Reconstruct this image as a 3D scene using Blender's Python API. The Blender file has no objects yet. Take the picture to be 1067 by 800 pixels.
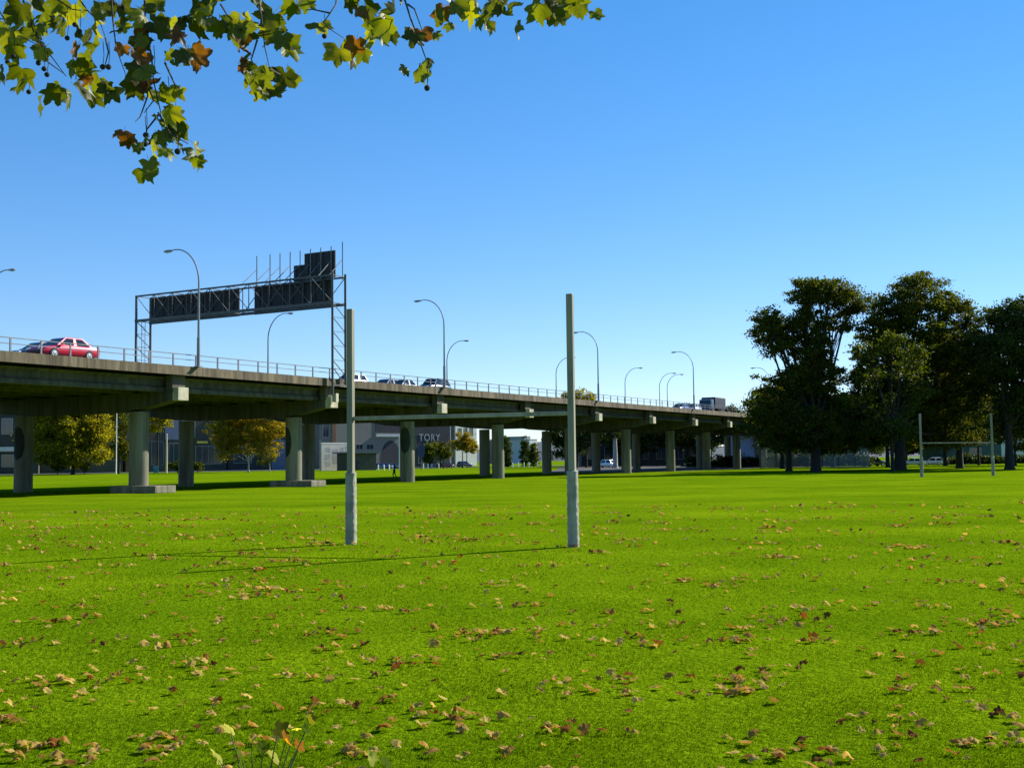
import bpy, math, random
import numpy as np
from mathutils import Vector, Matrix

random.seed(7)
RNG = np.random.default_rng(11)
SC = bpy.context.scene
COL = SC.collection
PI = math.pi

# ------------------------------------------------------------------ camera
F = 1200.0
HC = 1.95
PITCH = math.atan(79 / 1200)
ROLL = math.atan(0.012)
_fw = Vector((0, math.cos(PITCH), math.sin(PITCH)))
_u0 = Vector((0, -math.sin(PITCH), math.cos(PITCH)))
_r0 = Vector((1, 0, 0))
_R = _r0 * math.cos(ROLL) - _u0 * math.sin(ROLL)
_U = _u0 * math.cos(ROLL) + _r0 * math.sin(ROLL)
EYE = Vector((0, 0, HC))
cd = bpy.data.cameras.new("camera")
cd.sensor_width = 36
cd.lens = 36 * F / 1067
cd.clip_start = 0.05
cd.clip_end = 8000
cam = bpy.data.objects.new("camera", cd)
COL.objects.link(cam)
cam.matrix_world = Matrix(((_R.x, _U.x, -_fw.x, 0), (_R.y, _U.y, -_fw.y, 0), (_R.z, _U.z, -_fw.z, HC), (0, 0, 0, 1)))
SC.camera = cam


def ray(px, py):
    return _fw + _R * ((px - 533.5) / F) + _U * ((400 - py) / F)


def at(px, py, Y):
    d = ray(px, py)
    return EYE + d * (Y / d.y)


def gx(px, Y):
    """ground x for a column of the survey photo at depth Y"""
    return at(px, 484, Y).x


def proj(P):
    v = P - EYE
    z = v.dot(_fw)
    return 533.5 + F * v.dot(_R) / z, 400 - F * v.dot(_U) / z


# ------------------------------------------------------------------ light
AZ = math.radians(55)
EL = math.radians(32.5)
SUN = Vector((math.cos(EL) * math.sin(AZ), math.cos(EL) * math.cos(AZ), math.sin(EL)))
sl = bpy.data.lights.new("sun", "SUN")
sl.energy = 5.0
sl.angle = math.radians(0.5)
sl.color = (1.0, 0.955, 0.84)
so = bpy.data.objects.new("sun", sl)
COL.objects.link(so)
so.location = (60, 60, 80)
so.rotation_euler = SUN.to_track_quat("Z", "Y").to_euler()

wd = bpy.data.worlds.new("World")
SC.world = wd
wd.use_nodes = True
nt = wd.node_tree
nt.nodes.clear()
out = nt.nodes.new("ShaderNodeOutputWorld")
bg = nt.nodes.new("ShaderNodeBackground")
sky = nt.nodes.new("ShaderNodeTexSky")
sky.sky_type = "NISHITA"
sky.sun_disc = False
sky.sun_elevation = EL
sky.sun_rotation = AZ
sky.altitude = 0
sky.air_density = 0.9
sky.dust_density = 0.0
sky.ozone_density = 3.0
hs = nt.nodes.new("ShaderNodeHueSaturation")
hs.inputs["Saturation"].default_value = 1.33
bg.inputs["Strength"].default_value = 0.13
nt.links.new(sky.outputs[0], hs.inputs["Color"])
tn_ = nt.nodes.new("ShaderNodeMix")
tn_.data_type = "RGBA"
tn_.blend_type = "MULTIPLY"
tn_.inputs["Factor"].default_value = 1
tn_.inputs[7].default_value = (0.86, 0.925, 1.10, 1)
gm_ = nt.nodes.new("ShaderNodeGamma")
gm_.inputs[1].default_value = 0.78
nt.links.new(hs.outputs[0], gm_.inputs[0])
nt.links.new(gm_.outputs[0], tn_.inputs[6])
nt.links.new(tn_.outputs[2], bg.inputs["Color"])
nt.links.new(bg.outputs[0], out.inputs["Surface"])
vs = SC.view_settings
vs.view_transform = "Standard"
vs.look = "None"
vs.exposure = 0.80
vs.gamma = 1.0
vs.use_curve_mapping = False
SC.render.engine = "CYCLES"
SC.cycles.filter_width = 1.5
SC.cycles.max_bounces = 8
SC.cycles.transparent_max_bounces = 12


# ------------------------------------------------------------------ materials
def mat(name, col, rough=0.7, metal=0.0, var=0.0, scale=3.0, col2=None, bump=0.0, bscale=None, coat=0.0, stretch=None, spec=0.5, detail=5, streak=0):
    m = bpy.data.materials.new(name)
    m.use_nodes = True
    n = m.node_tree.nodes
    l = m.node_tree.links
    b = n["Principled BSDF"]
    b.inputs["Roughness"].default_value = rough
    b.inputs["Metallic"].default_value = metal
    b.inputs["Specular IOR Level"].default_value = spec
    if coat:
        b.inputs["Coat Weight"].default_value = coat
        b.inputs["Coat Roughness"].default_value = 0.08
    b.inputs["Base Color"].default_value = (*col, 1)
    if var or col2 or bump:
        tc = n.new("ShaderNodeTexCoord")
        mp = n.new("ShaderNodeMapping")
        l.new(tc.outputs["Object"], mp.inputs[0])
        if stretch:
            mp.inputs["Scale"].default_value = stretch
        nz = n.new("ShaderNodeTexNoise")
        nz.inputs["Scale"].default_value = scale
        nz.inputs["Detail"].default_value = detail
        nz.inputs["Roughness"].default_value = 0.62
        l.new(mp.outputs[0], nz.inputs["Vector"])
        c2 = col2 or tuple(max(0, c * (1 - var)) for c in col)
        c1 = col if col2 else tuple(min(1, c * (1 + var)) for c in col)
        rp = n.new("ShaderNodeValToRGB")
        rp.color_ramp.elements[0].position = 0.33
        rp.color_ramp.elements[0].color = (*c2, 1)
        rp.color_ramp.elements[1].position = 0.67
        rp.color_ramp.elements[1].color = (*c1, 1)
        l.new(nz.outputs[0], rp.inputs[0])
        csk = rp.outputs[0]
        if streak:
            # run-off stains: narrow across, long down
            sm = n.new("ShaderNodeMapping")
            sm.inputs["Scale"].default_value = (1, 1, 0.07)
            l.new(tc.outputs["Object"], sm.inputs[0])
            sz_ = n.new("ShaderNodeTexNoise")
            sz_.inputs["Scale"].default_value = 2.2
            sz_.inputs["Detail"].default_value = 6
            sz_.inputs["Roughness"].default_value = 0.7
            l.new(sm.outputs[0], sz_.inputs["Vector"])
            sr = n.new("ShaderNodeValToRGB")
            sr.color_ramp.elements[0].position = 0.40
            sr.color_ramp.elements[0].color = (1 - streak, 1 - streak, 1 - streak * 1.1, 1)
            sr.color_ramp.elements[1].position = 0.58
            sr.color_ramp.elements[1].color = (1.1, 1.1, 1.08, 1)
            l.new(sz_.outputs[0], sr.inputs[0])
            mx = n.new("ShaderNodeMix")
            mx.data_type = "RGBA"
            mx.blend_type = "MULTIPLY"
            mx.inputs["Factor"].default_value = 1
            l.new(csk, mx.inputs[6])
            l.new(sr.outputs[0], mx.inputs[7])
            csk = mx.outputs[2]
        l.new(csk, b.inputs["Base Color"])
        if bump:
            bz = n.new("ShaderNodeTexNoise")
            bz.inputs["Scale"].default_value = bscale or scale * 6
            bz.inputs["Detail"].default_value = 4
            l.new(mp.outputs[0], bz.inputs["Vector"])
            bp = n.new("ShaderNodeBump")
            bp.inputs["Strength"].default_value = bump
            bp.inputs["Distance"].default_value = 0.03
            l.new(bz.outputs[0], bp.inputs["Height"])
            l.new(bp.outputs[0], b.inputs["Normal"])
    return m


def leaf_mat(name, stops, trans=0.5, tcol=None, rough=0.6, attr=False, spec=0.12):
    """leaf: reflecting + translucent, tint differs leaf by leaf"""
    m = bpy.data.materials.new(name)
    m.use_nodes = True
    n = m.node_tree.nodes
    l = m.node_tree.links
    b = n["Principled BSDF"]
    b.inputs["Roughness"].default_value = rough
    b.inputs["Specular IOR Level"].default_value = spec
    if attr:
        src = n.new("ShaderNodeAttribute")
        src.attribute_name = "tint"
        csock = src.outputs["Color"]
    else:
        g = n.new("ShaderNodeNewGeometry")
        rp = n.new("ShaderNodeValToRGB")
        els = rp.color_ramp.elements
        while len(els) < len(stops):
            els.new(0.5)
        for i, (p, c) in enumerate(stops):
            els[i].position = p
            els[i].color = (*c, 1)
        l.new(g.outputs["Random Per Island"], rp.inputs[0])
        csock = rp.outputs[0]
    l.new(csock, b.inputs["Base Color"])
    t = n.new("ShaderNodeBsdfTranslucent")
    mx = n.new("ShaderNodeMix")
    mx.data_type = "RGBA"
    mx.blend_type = "MULTIPLY"
    mx.inputs["Factor"].default_value = 1
    l.new(csock, mx.inputs[6])
    mx.inputs[7].default_value = (*(tcol or (1.6, 1.5, 0.6)), 1)
    l.new(mx.outputs[2], t.inputs["Color"])
    ms = n.new("ShaderNodeMixShader")
    ms.inputs[0].default_value = trans
    l.new(b.outputs[0], ms.inputs[1])
    l.new(t.outputs[0], ms.inputs[2])
    l.new(ms.outputs[0], n["Material Output"].inputs["Surface"])
    return m


# ------------------------------------------------------------------ mesh helper
class MB:
    def __init__(s, off=(0, 0, 0)):
        s.v = []
        s.f = []
        s.sm = []
        s.mi = []
        s.off = Vector(off)
        s.cur = 0

    def vert(s, p):
        s.v.append((p[0] - s.off[0], p[1] - s.off[1], p[2] - s.off[2]))
        return len(s.v) - 1

    def face(s, idx, smooth=False):
        s.f.append(tuple(idx))
        s.sm.append(smooth)
        s.mi.append(s.cur)

    def poly(s, pts, smooth=False):
        s.face([s.vert(p) for p in pts], smooth)

    def box(s, c, h, ax=None, ay=None, az=None):
        """centre, half sizes, optional axes"""
        ax = Vector(ax) if ax is not None else Vector((1, 0, 0))
        ay = Vector(ay) if ay is not None else Vector((0, 1, 0))
        az = Vector(az) if az is not None else Vector((0, 0, 1))
        c = Vector(c)
        ids = []
        for k in (-1, 1):
            for j in (-1, 1):
                for i in (-1, 1):
                    ids.append(s.vert(c + ax * (i * h[0]) + ay * (j * h[1]) + az * (k * h[2])))
        q = [(0, 2, 3, 1), (4, 5, 7, 6), (0, 1, 5, 4), (2, 6, 7, 3), (0, 4, 6, 2), (1, 3, 7, 5)]
        for f in q:
            s.face([ids[i] for i in f])

    def beam(s, a, b, w, h=None, up=(0, 0, 1)):
        a = Vector(a)
        b = Vector(b)
        h = h or w
        d = b - a
        L = d.length
        if L < 1e-6:
            return
        d = d / L
        u = Vector(up)
        if abs(d.dot(u)) > 0.98:
            u = Vector((1, 0, 0))
        sd = d.cross(u).normalized()
        u = sd.cross(d).normalized()
        s.box((a + b) / 2, (L / 2, w / 2, h / 2), d, sd, u)

    def tube(s, path, rad, n=8, cap=True, smooth=True):
        path = [Vector(p) for p in path]
        if not hasattr(rad, "__len__"):
            rad = [rad] * len(path)
        rings = []
        prev = None
        for i, p in enumerate(path):
            if i == 0:
                d = path[1] - p
            elif i == len(path) - 1:
                d = p - path[i - 1]
            else:
                d = path[i + 1] - path[i - 1]
            d.normalize()
            if prev is None:
                u = Vector((0, 0, 1)) if abs(d.z) < 0.9 else Vector((1, 0, 0))
                a = d.cross(u).normalized()
            else:
                a = (prev - d * prev.dot(d))
                if a.length < 1e-5:
                    a = d.orthogonal()
                a.normalize()
            prev = a
            b = d.cross(a)
            rings.append([s.vert(p + (a * math.cos(2 * PI * k / n) + b * math.sin(2 * PI * k / n)) * rad[i]) for k in range(n)])
        for r0, r1 in zip(rings, rings[1:]):
            for k in range(n):
                s.face((r0[k], r0[(k + 1) % n], r1[(k + 1) % n], r1[k]), smooth)
        if cap:
            s.face(rings[0][::-1])
            s.face(rings[-1])

    def ball(s, c, r, nu=10, nv=7):
        c = Vector(c)
        r = r if hasattr(r, "__len__") else (r, r, r)
        rows = []
        for j in range(1, nv):
            th = PI * j / nv
            rows.append([s.vert(c + Vector((r[0] * math.sin(th) * math.cos(2 * PI * i / nu), r[1] * math.sin(th) * math.sin(2 * PI * i / nu), r[2] * math.cos(th)))) for i in range(nu)])
        t = s.vert(c + Vector((0, 0, r[2])))
        b = s.vert(c - Vector((0, 0, r[2])))
        for i in range(nu):
            s.face((t, rows[0][i], rows[0][(i + 1) % nu]), True)
            s.face((b, rows[-1][(i + 1) % nu], rows[-1][i]), True)
        for r0, r1 in zip(rows, rows[1:]):
            for i in range(nu):
                s.face((r0[i], r1[i], r1[(i + 1) % nu], r0[(i + 1) % nu]), True)

    def loft(s, rings, cap=True, smooth=True, closed=True):
        ids = [[s.vert(p) for p in r] for r in rings]
        n = len(ids[0])
        for r0, r1 in zip(ids, ids[1:]):
            for k in range(n if closed else n - 1):
                s.face((r0[k], r0[(k + 1) % n], r1[(k + 1) % n], r1[k]), smooth)
        if cap:
            s.face(ids[0][::-1])
            s.face(ids[-1])

    def mesh(s, name, m):
        me = bpy.data.meshes.new(name)
        me.from_pydata(s.v, [], s.f)
        me.polygons.foreach_set("use_smooth", s.sm)
        for x in (m if isinstance(m, (list, tuple)) else [m]):
            me.materials.append(x)
        if any(s.mi):
            me.polygons.foreach_set("material_index", s.mi)
        me.update()
        if any(s.sm):
            me.set_sharp_from_angle(angle=math.radians(40))
        return me

    def build(s, name, m, parent=None, loc=None, bevel=0):
        o = bpy.data.objects.new(name, s.mesh(name, m))
        COL.objects.link(o)
        if parent:
            o.parent = parent
        else:
            o.location = loc if loc is not None else s.off
        if bevel:
            b = o.modifiers.new("bevel", "BEVEL")
            b.width = bevel
            b.segments = 2
            b.limit_method = "ANGLE"
        return o


def tag(o, label, cat, group=None, kind=None):
    o["label"] = label
    o["category"] = cat
    if group:
        o["group"] = group
    if kind:
        o["kind"] = kind
    return o


def thing(name, label, cat, loc, rz=0, group=None):
    o = bpy.data.objects.new(name, None)
    COL.objects.link(o)
    o.empty_display_size = 0.3
    o.location = loc
    o.rotation_euler = (0, 0, rz)
    return tag(o, label, cat, group)


def children(o):
    return [c for c in COL.objects if c.parent == o]


def dup(root, loc, rz=None, label=None):
    r = root.copy()
    COL.objects.link(r)
    r.location = loc
    if rz is not None:
        r.rotation_euler = (0, 0, rz)
    if label:
        r["label"] = label
    for ch in root.children:
        c = ch.copy()
        COL.objects.link(c)
        c.parent = r
        for g in ch.children:
            d = g.copy()
            COL.objects.link(d)
            d.parent = c
    return r


def np_mesh(name, verts, nper, m, tint=None, smooth=False, faces=None):
    """mesh of many identical small polygons from a numpy vertex array (N*nper,3); faces: one piece's faces"""
    V = np.asarray(verts, dtype=np.float32).reshape(-1, 3)
    N = len(V) // nper
    if faces is None:
        faces = [tuple(range(nper))]
    me = bpy.data.meshes.new(name)
    lt = [len(f) for f in faces]
    flat = np.concatenate([np.array(f) for f in faces])
    loops = (np.arange(N)[:, None] * nper + flat[None, :]).ravel().astype(np.int32)
    tot = np.tile(np.array(lt), N).astype(np.int32)
    start = np.concatenate([[0], np.cumsum(tot)[:-1]]).astype(np.int32)
    me.vertices.add(len(V))
    me.vertices.foreach_set("co", V.ravel())
    me.loops.add(len(loops))
    me.loops.foreach_set("vertex_index", loops)
    me.polygons.add(len(tot))
    me.polygons.foreach_set("loop_start", start)
    me.polygons.foreach_set("loop_total", tot)
    if smooth:
        me.polygons.foreach_set("use_smooth", np.ones(len(tot), dtype=bool))
    me.update(calc_edges=True)
    if tint is not None:
        a = me.attributes.new("tint", "FLOAT_COLOR", "POINT")
        c = np.ones((N, nper, 4), dtype=np.float32)
        c[:, :, :3] = np.asarray(tint, dtype=np.float32)[:, None, :]
        a.data.foreach_set("color", c.ravel())
    me.materials.append(m)
    me.validate()
    return me


def link(name, me, parent=None, loc=(0, 0, 0)):
    o = bpy.data.objects.new(name, me)
    COL.objects.link(o)
    o.parent = parent
    if not parent:
        o.location = loc
    return o


# ------------------------------------------------------------------ ground
def grass_ground():
    m = bpy.data.materials.new("lawn")
    m.use_nodes = True
    n = m.node_tree.nodes
    l = m.node_tree.links
    b = n["Principled BSDF"]
    b.inputs["Roughness"].default_value = 0.9
    b.inputs["Specular IOR Level"].default_value = 0.0
    tc = n.new("ShaderNodeTexCoord")

    def noise(sc, det, st=(1, 1, 1)):
        mp = n.new("ShaderNodeMapping")
        mp.inputs["Scale"].default_value = st
        l.new(tc.outputs["Object"], mp.inputs[0])
        z = n.new("ShaderNodeTexNoise")
        z.inputs["Scale"].default_value = sc
        z.inputs["Detail"].default_value = det
        l.new(mp.outputs[0], z.inputs["Vector"])
        return z.outputs[0]

    def ramp(s, a, ca, c, cc):
        r = n.new("ShaderNodeValToRGB")
        r.color_ramp.elements[0].position = a
        r.color_ramp.elements[0].color = (*ca, 1)
        r.color_ramp.elements[1].position = c
        r.color_ramp.elements[1].color = (*cc, 1)
        l.new(s, r.inputs[0])
        return r.outputs[0]

    def mul(a, c, f=1.0):
        x = n.new("ShaderNodeMix")
        x.data_type = "RGBA"
        x.blend_type = "MULTIPLY"
        x.inputs["Factor"].default_value = f
        l.new(a, x.inputs[6])
        l.new(c, x.inputs[7])
        return x.outputs[2]

    base = ramp(noise(0.35, 6), 0.3, GR_A, 0.7, GR_B)
    streak = ramp(noise(1.0, 4, (0.012, 0.16, 1)), 0.36, (0.84, 0.88, 0.8), 0.6, (1.04, 1.03, 1))
    patch = ramp(noise(0.09, 4, (1, 1.6, 1)), 0.35, (0.80, 0.86, 0.8), 0.62, (1.08, 1.05, 1))
    fine = ramp(noise(5, 6), 0.3, (0.72, 0.78, 0.7), 0.7, (1.15, 1.12, 1.1))
    c = mul(mul(mul(base, patch), fine), streak)
    l.new(c, b.inputs["Base Color"])
    bp = n.new("ShaderNodeBump")
    bp.inputs["Strength"].default_value = 0.9
    bp.inputs["Distance"].default_value = 0.05
    l.new(noise(14, 5), bp.inputs["Height"])
    l.new(bp.outputs[0], b.inputs["Normal"])
    return m


GR_A = (0.118, 0.196, 0.003)
GR_B = (0.168, 0.252, 0.004)
M_LAWN = grass_ground()
M_ASPH = mat("asphalt", (0.05, 0.05, 0.05), 0.9, var=0.25, scale=0.6, bump=0.2)
M_PAVE = mat("pavement_concrete", (0.24, 0.23, 0.21), 0.9, var=0.2, scale=0.8)
M_EARTH = mat("bare_earth", (0.13, 0.10, 0.06), 0.95, var=0.35, scale=0.5, bump=0.4)
M_LINE = mat("road_paint", (0.7, 0.7, 0.66), 0.7, var=0.15)

g = MB()
NX = 24
xs = [-3500, -1200, -500, -260] + list(np.linspace(-200, 200, 21)) + [260, 500, 1200, 3500]
ys = [-300, -60, -10] + list(np.linspace(0, 420, 22)) + [700, 1400, 4000]
gid = [[g.vert((x, y, 0)) for x in xs] for y in ys]
for j in range(len(ys) - 1):
    for i in range(len(xs) - 1):
        g.face((gid[j][i], gid[j][i + 1], gid[j + 1][i + 1], gid[j + 1][i]), True)
tag(g.build("ground", M_LAWN), "wide flat mown green playing field reaching to the street", "ground", kind="structure")

# street along the far side of the field
SA = Vector((-109.0, 240, 0))
SD = Vector((0.80, 0.60, 0)).normalized()
SN = Vector((-SD.y, SD.x, 0))


def street(u, v, z=0):
    return SA + SD * u + SN * v + Vector((0, 0, z))


def strip(name, m, u0, u1, v0, v1, z, label, kind="structure", cat=None, thick=0):
    b = MB()
    if thick:
        c = street((u0 + u1) / 2, (v0 + v1) / 2, z - thick / 2)
        b.box(c, ((u1 - u0) / 2, (v1 - v0) / 2, thick / 2), SD, SN)
    else:
        b.poly([street(u0, v0, z), street(u1, v0, z), street(u1, v1, z), street(u0, v1, z)])
    return tag(b.build(name, m), label, cat or name.replace("_", " "), kind=kind)


strip("road", M_ASPH, -150, 330, 2.2, 12.5, 0.004, "dark asphalt street along the far edge of the field")
strip("kerb", M_PAVE, -150, 330, 1.9, 2.2, 0.13, "low concrete kerb between the field and the street", thick=0.13)
strip("pavement", M_PAVE, -150, 330, 12.5, 17, 0.12, "grey concrete pavement in front of the far buildings", thick=0.12)
b = MB()
for k in range(40):
    u = -140 + k * 11
    b.poly([street(u, 7.2, 0.008), street(u + 4, 7.2, 0.008), street(u + 4, 7.4, 0.008), street(u, 7.4, 0.008)])
tag(b.build("road_markings", M_LINE), "broken white centre line painted on the far street", "road markings", kind="structure")

# ------------------------------------------------------------------ bridge frame
_D = ray(1200, 466.5)
_D = _D / _D.y
E0 = at(0, 365, 65)
_n = math.hypot(_D.x, 1)
BD = Vector((_D.x / _n, 1 / _n, 0))
BN = Vector((-BD.y, BD.x, 0))          # inward (away from the viewer)
BS = _D.z / _n


def edge_z(t):
    return E0.z + BS * t


def B(t, w, dz=None, z=None):
    P = Vector((E0.x, E0.y, 0)) + BD * t + BN * w
    P.z = z if z is not None else edge_z(t) + dz
    return P


def t_at(px, w=0):
    lo, hi = -60, 900
    for _ in range(50):
        m = (lo + hi) / 2
        if proj(B(m, w, 0))[0] < px:
            lo = m
        else:
            hi = m
    return lo


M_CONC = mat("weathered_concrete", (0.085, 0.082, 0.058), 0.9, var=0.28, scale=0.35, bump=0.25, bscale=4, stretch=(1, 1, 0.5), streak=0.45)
M_CONCB = mat("stained_parapet_concrete", (0.19, 0.145, 0.090), 0.9, col2=(0.085, 0.065, 0.042), scale=0.9, bump=0.2, bscale=5, stretch=(1, 1, 0.35), streak=0.55)
M_CONCP = mat("pale_sunlit_concrete", (0.50, 0.455, 0.33), 0.85, var=0.15, scale=1.6, bump=0.15, streak=0.3)  # sunlight on the pier cap ends put into the colour; also the gantry bracket
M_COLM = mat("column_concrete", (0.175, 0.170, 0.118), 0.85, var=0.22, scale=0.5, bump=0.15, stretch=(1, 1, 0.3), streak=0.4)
M_FOOT = mat("footing_concrete", (0.22, 0.20, 0.14), 0.9, var=0.25, scale=1.2, bump=0.2, streak=0.4)
M_STEEL = mat("galvanised_steel", (0.085, 0.087, 0.09), 0.6, 0.2, var=0.2, scale=2)
M_RAIL = mat("rail_steel", (0.16, 0.17, 0.18), 0.55, 0.5, var=0.2, scale=2)
M_POLE = mat("lamp_pole_steel", (0.22, 0.23, 0.24), 0.5, 0.4, var=0.15, scale=2)
M_DARKP = mat("dark_sign_backing", (0.020, 0.022, 0.026), 0.75, var=0.25, scale=1.5)
M_PAINT = mat("dark_painted_oval", (0.02, 0.03, 0.022), 0.9, var=0.3, scale=2)

def panel_joints(m, spacing):
    """thin dark joints across the bridge direction, part of the concrete's own surface"""
    n, l = m.node_tree.nodes, m.node_tree.links
    b = n["Principled BSDF"]
    src = b.inputs["Base Color"].links[0].from_socket
    g_ = n.new("ShaderNodeNewGeometry")
    d = n.new("ShaderNodeVectorMath")
    d.operation = "DOT_PRODUCT"
    d.inputs[1].default_value = BD
    l.new(g_.outputs["Position"], d.inputs[0])
    md = n.new("ShaderNodeMath")
    md.operation = "PINGPONG"
    md.inputs[1].default_value = spacing / 2
    l.new(d.outputs["Value"], md.inputs[0])
    rp = n.new("ShaderNodeMapRange")
    rp.inputs["From Min"].default_value = 0.02
    rp.inputs["From Max"].default_value = 0.06
    rp.inputs["To Min"].default_value = 0.35
    rp.inputs["To Max"].default_value = 1.0
    l.new(md.outputs[0], rp.inputs["Value"])
    mx = n.new("ShaderNodeMix")
    mx.data_type = "RGBA"
    mx.blend_type = "MULTIPLY"
    mx.inputs["Factor"].default_value = 1
    l.new(src, mx.inputs[6])
    l.new(rp.outputs[0], mx.inputs[7])
    l.new(mx.outputs[2], b.inputs["Base Color"])


panel_joints(M_CONCB, 4.2)
T0, T1, DW = -32, 230, 21.5
FASC = 0.62
via = thing("viaduct", "long concrete motorway viaduct on round columns crossing the field", "viaduct", B(46, 10, z=0))
vo = via.location


def span_solid(name, m, prof, t0=T0, t1=T1, parent=via, bevel=0):
    """extrude a (w, dz) profile along the bridge"""
    b = MB(vo)
    b.loft([[B(t, w, dz) for (w, dz) in prof] for t in (t0, (t0 + t1) / 2, t1)], smooth=False)
    return b.build(name, m, parent, bevel=bevel)


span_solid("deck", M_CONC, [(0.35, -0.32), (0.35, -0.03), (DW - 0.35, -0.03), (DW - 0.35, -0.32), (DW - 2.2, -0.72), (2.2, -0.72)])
span_solid("road_surface", M_ASPH, [(0.36, -0.026), (DW - 0.36, -0.026), (DW - 0.36, -0.018), (0.36, -0.018)])
for s in (0, 1):
    q = lambda w: w if s == 0 else DW - w
    span_solid("edge_beam", M_CONCB, [(q(0), -FASC), (q(0), 0), (q(0.345), 0.0), (q(0.345), -FASC + 0.06)])
for w in (1.5, 4.6, 7.7, 10.75, 13.8, 16.9, 20.0):
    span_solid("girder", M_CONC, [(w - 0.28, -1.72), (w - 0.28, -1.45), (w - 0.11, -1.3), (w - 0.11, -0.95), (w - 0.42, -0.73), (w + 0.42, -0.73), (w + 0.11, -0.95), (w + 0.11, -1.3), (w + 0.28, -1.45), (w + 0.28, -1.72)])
PIERS = [-19, -3, 14.2, 30.6, 47.0, 64.1, 81.5, 98.4, 114.5, 130, 145, 160, 176, 192, 208]
W1, W2 = 4.15, 16.0
for i, t in enumerate(PIERS):
    zt = edge_z(t) - 1.73
    b = MB(vo)
    # hammerhead cross beam, deeper over the columns
    sec = [(0.55, -0.55), (3.0, -0.98), (W1 + 0.9, -1.25), (W2 - 0.9, -1.25), (DW - 3, -0.98), (DW - 0.55, -0.55)]
    b.loft([[B(t - 0.48, w, z=zt + d), B(t + 0.48, w, z=zt + d), B(t + 0.48, w, z=zt - 0.0), B(t - 0.48, w, z=zt - 0.0)] for w, d in sec], smooth=False)
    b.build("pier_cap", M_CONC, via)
    for sgn, w in ((0, 0.28), (1, DW - 0.28)):
        b = MB(vo)
        c = B(t, w, z=zt - 0.16)
        b.box(c, (0.48, 0.265, 0.44), BD, BN)
        b.build("beam_end", M_CONCP, via, bevel=0.03)
        b = MB(vo)
        b.box(B(t, 0.75 if sgn == 0 else DW - 0.75, z=(zt + edge_z(t) - FASC) / 2 + 0.0), (0.58, 0.30, (edge_z(t) - FASC - zt - 0.02) / 2), BD, BN)
        b.build("bracket", M_CONC, via)
    for w in (W1, W2):
        b = MB(vo)
        foot = 0.50 if (i in (2, 3) and w == W1) else 0
        n = 20
        pts = lambda z, r: [B(t, w, z=z) + BD * (r * math.cos(2 * PI * k / n)) + BN * (r * math.sin(2 * PI * k / n)) for k in range(n)]
        b.loft([pts(foot, 0.66), pts(zt - 1.26, 0.66)])
        c_o = b.build("column", M_COLM, via)
        if (i, w) in ((2, W2), (3, W1), (4, W1)):
            # curved dark painted oval, 5 mm proud of the column face
            pb = MB(vo)
            face = Vector((-0.35, -1, 0)) if i != 3 else Vector((-0.8, -0.6, 0))
            a0 = math.atan2(face.dot(BN), face.dot(BD))
            nn = 14
            rows = []
            zc = 3.6 if i != 4 else 3.9
            for j in range(nn + 1):
                z = -1 + 2 * j / nn
                hw = math.sqrt(max(0.0, 1 - z * z)) * 0.80 + 0.02
                rows.append([B(t, w, z=zc + 1.25 * z) + BD * (0.666 * math.cos(a0 + hw * k)) + BN * (0.666 * math.sin(a0 + hw * k)) for k in np.linspace(-1, 1, 9)])
            pb.loft(rows, cap=False, closed=False)
            po = pb.build("painted_oval", M_PAINT, c_o)
        if foot:
            b = MB(vo)
            # long low footing that links the columns
            b.box(B(t, 3.75, z=0.25), (0.95, 2.15, 0.25), BD, BN)
            b.build("footing", M_FOOT, via, bevel=0.04)

# railings along both edges
for s in (0, 1):
    w = 0.17 if s == 0 else DW - 0.17
    b = MB(vo)
    for dz, th in ((0.80, 0.055), (0.46, 0.045)):
        b.beam(B(T0, w, dz), B(T1, w, dz), th, th)
    r = b.build("railing", M_RAIL, via)
    step = 2.1 if s == 0 else 4.2
    t = -16.0
    k = 0
    while t < 190 and k < (96 if s == 0 else 48):
        b = MB(vo)
        b.box(B(t, w, 0.40), (0.05, 0.035, 0.405), BD, BN)
        b.box(B(t, w, 0.012), (0.10, 0.09, 0.012), BD, BN)
        b.build("post", M_RAIL, r)
        t += step
        k += 1

# ------------------------------------------------------------------ lamps on the viaduct
M_LENS = mat("lamp_lens", (0.5, 0.5, 0.48), 0.25)


def lamp_meshes(H, arm, flip):
    b = MB()
    b.tube([(0, 0, 0), (0, 0, 2.0)], [0.12, 0.115], 10)
    pts = [(0, 0, 2.0)]
    rad = [0.085]
    R0 = H - 2.5
    pts.append((0, 0, R0))
    rad.append(0.06)
    for k in range(1, 11):
        a = PI / 2 * k / 10
        pts.append((0, -arm * 0.86 * (1 - math.cos(a)), R0 + 2.5 * math.sin(a)))
        rad.append(0.06 - 0.002 * k)
    pts.append((0, -arm, H - 0.03))
    rad.append(0.038)
    b.tube(pts, rad, 8)
    b.box((0, 0, 0.02), (0.22, 0.22, 0.02))
    pm = b.mesh("pole", M_POLE)
    h = MB()
    pr = []
    for y, hw, z0, z1 in ((-arm + 0.1, 0.05, -0.05, 0.04), (-arm - 0.12, 0.11, -0.08, 0.07), (-arm - 0.4, 0.13, -0.09, 0.07), (-arm - 0.66, 0.08, -0.07, 0.03)):
        z = H - 0.03
        pr.append([(-hw, y, z + z0), (hw, y, z + z0), (hw, y, z + z1 * 0.6), (hw * 0.6, y, z + z1), (-hw * 0.6, y, z + z1), (-hw, y, z + z1 * 0.6)])
    h.loft(pr)
    hm = h.mesh("lamp_head", M_POLE)
    g_ = MB()
    g_.ball((0, -arm - 0.36, H - 0.12), (0.10, 0.22, 0.05), 10, 6)
    return pm, hm, g_.mesh("lens", M_LENS)


LM = lamp_meshes(8.3, 2.6, False)
ang_in = math.atan2(BN.y, BN.x) - (-PI / 2)   # local -y -> inward


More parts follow.
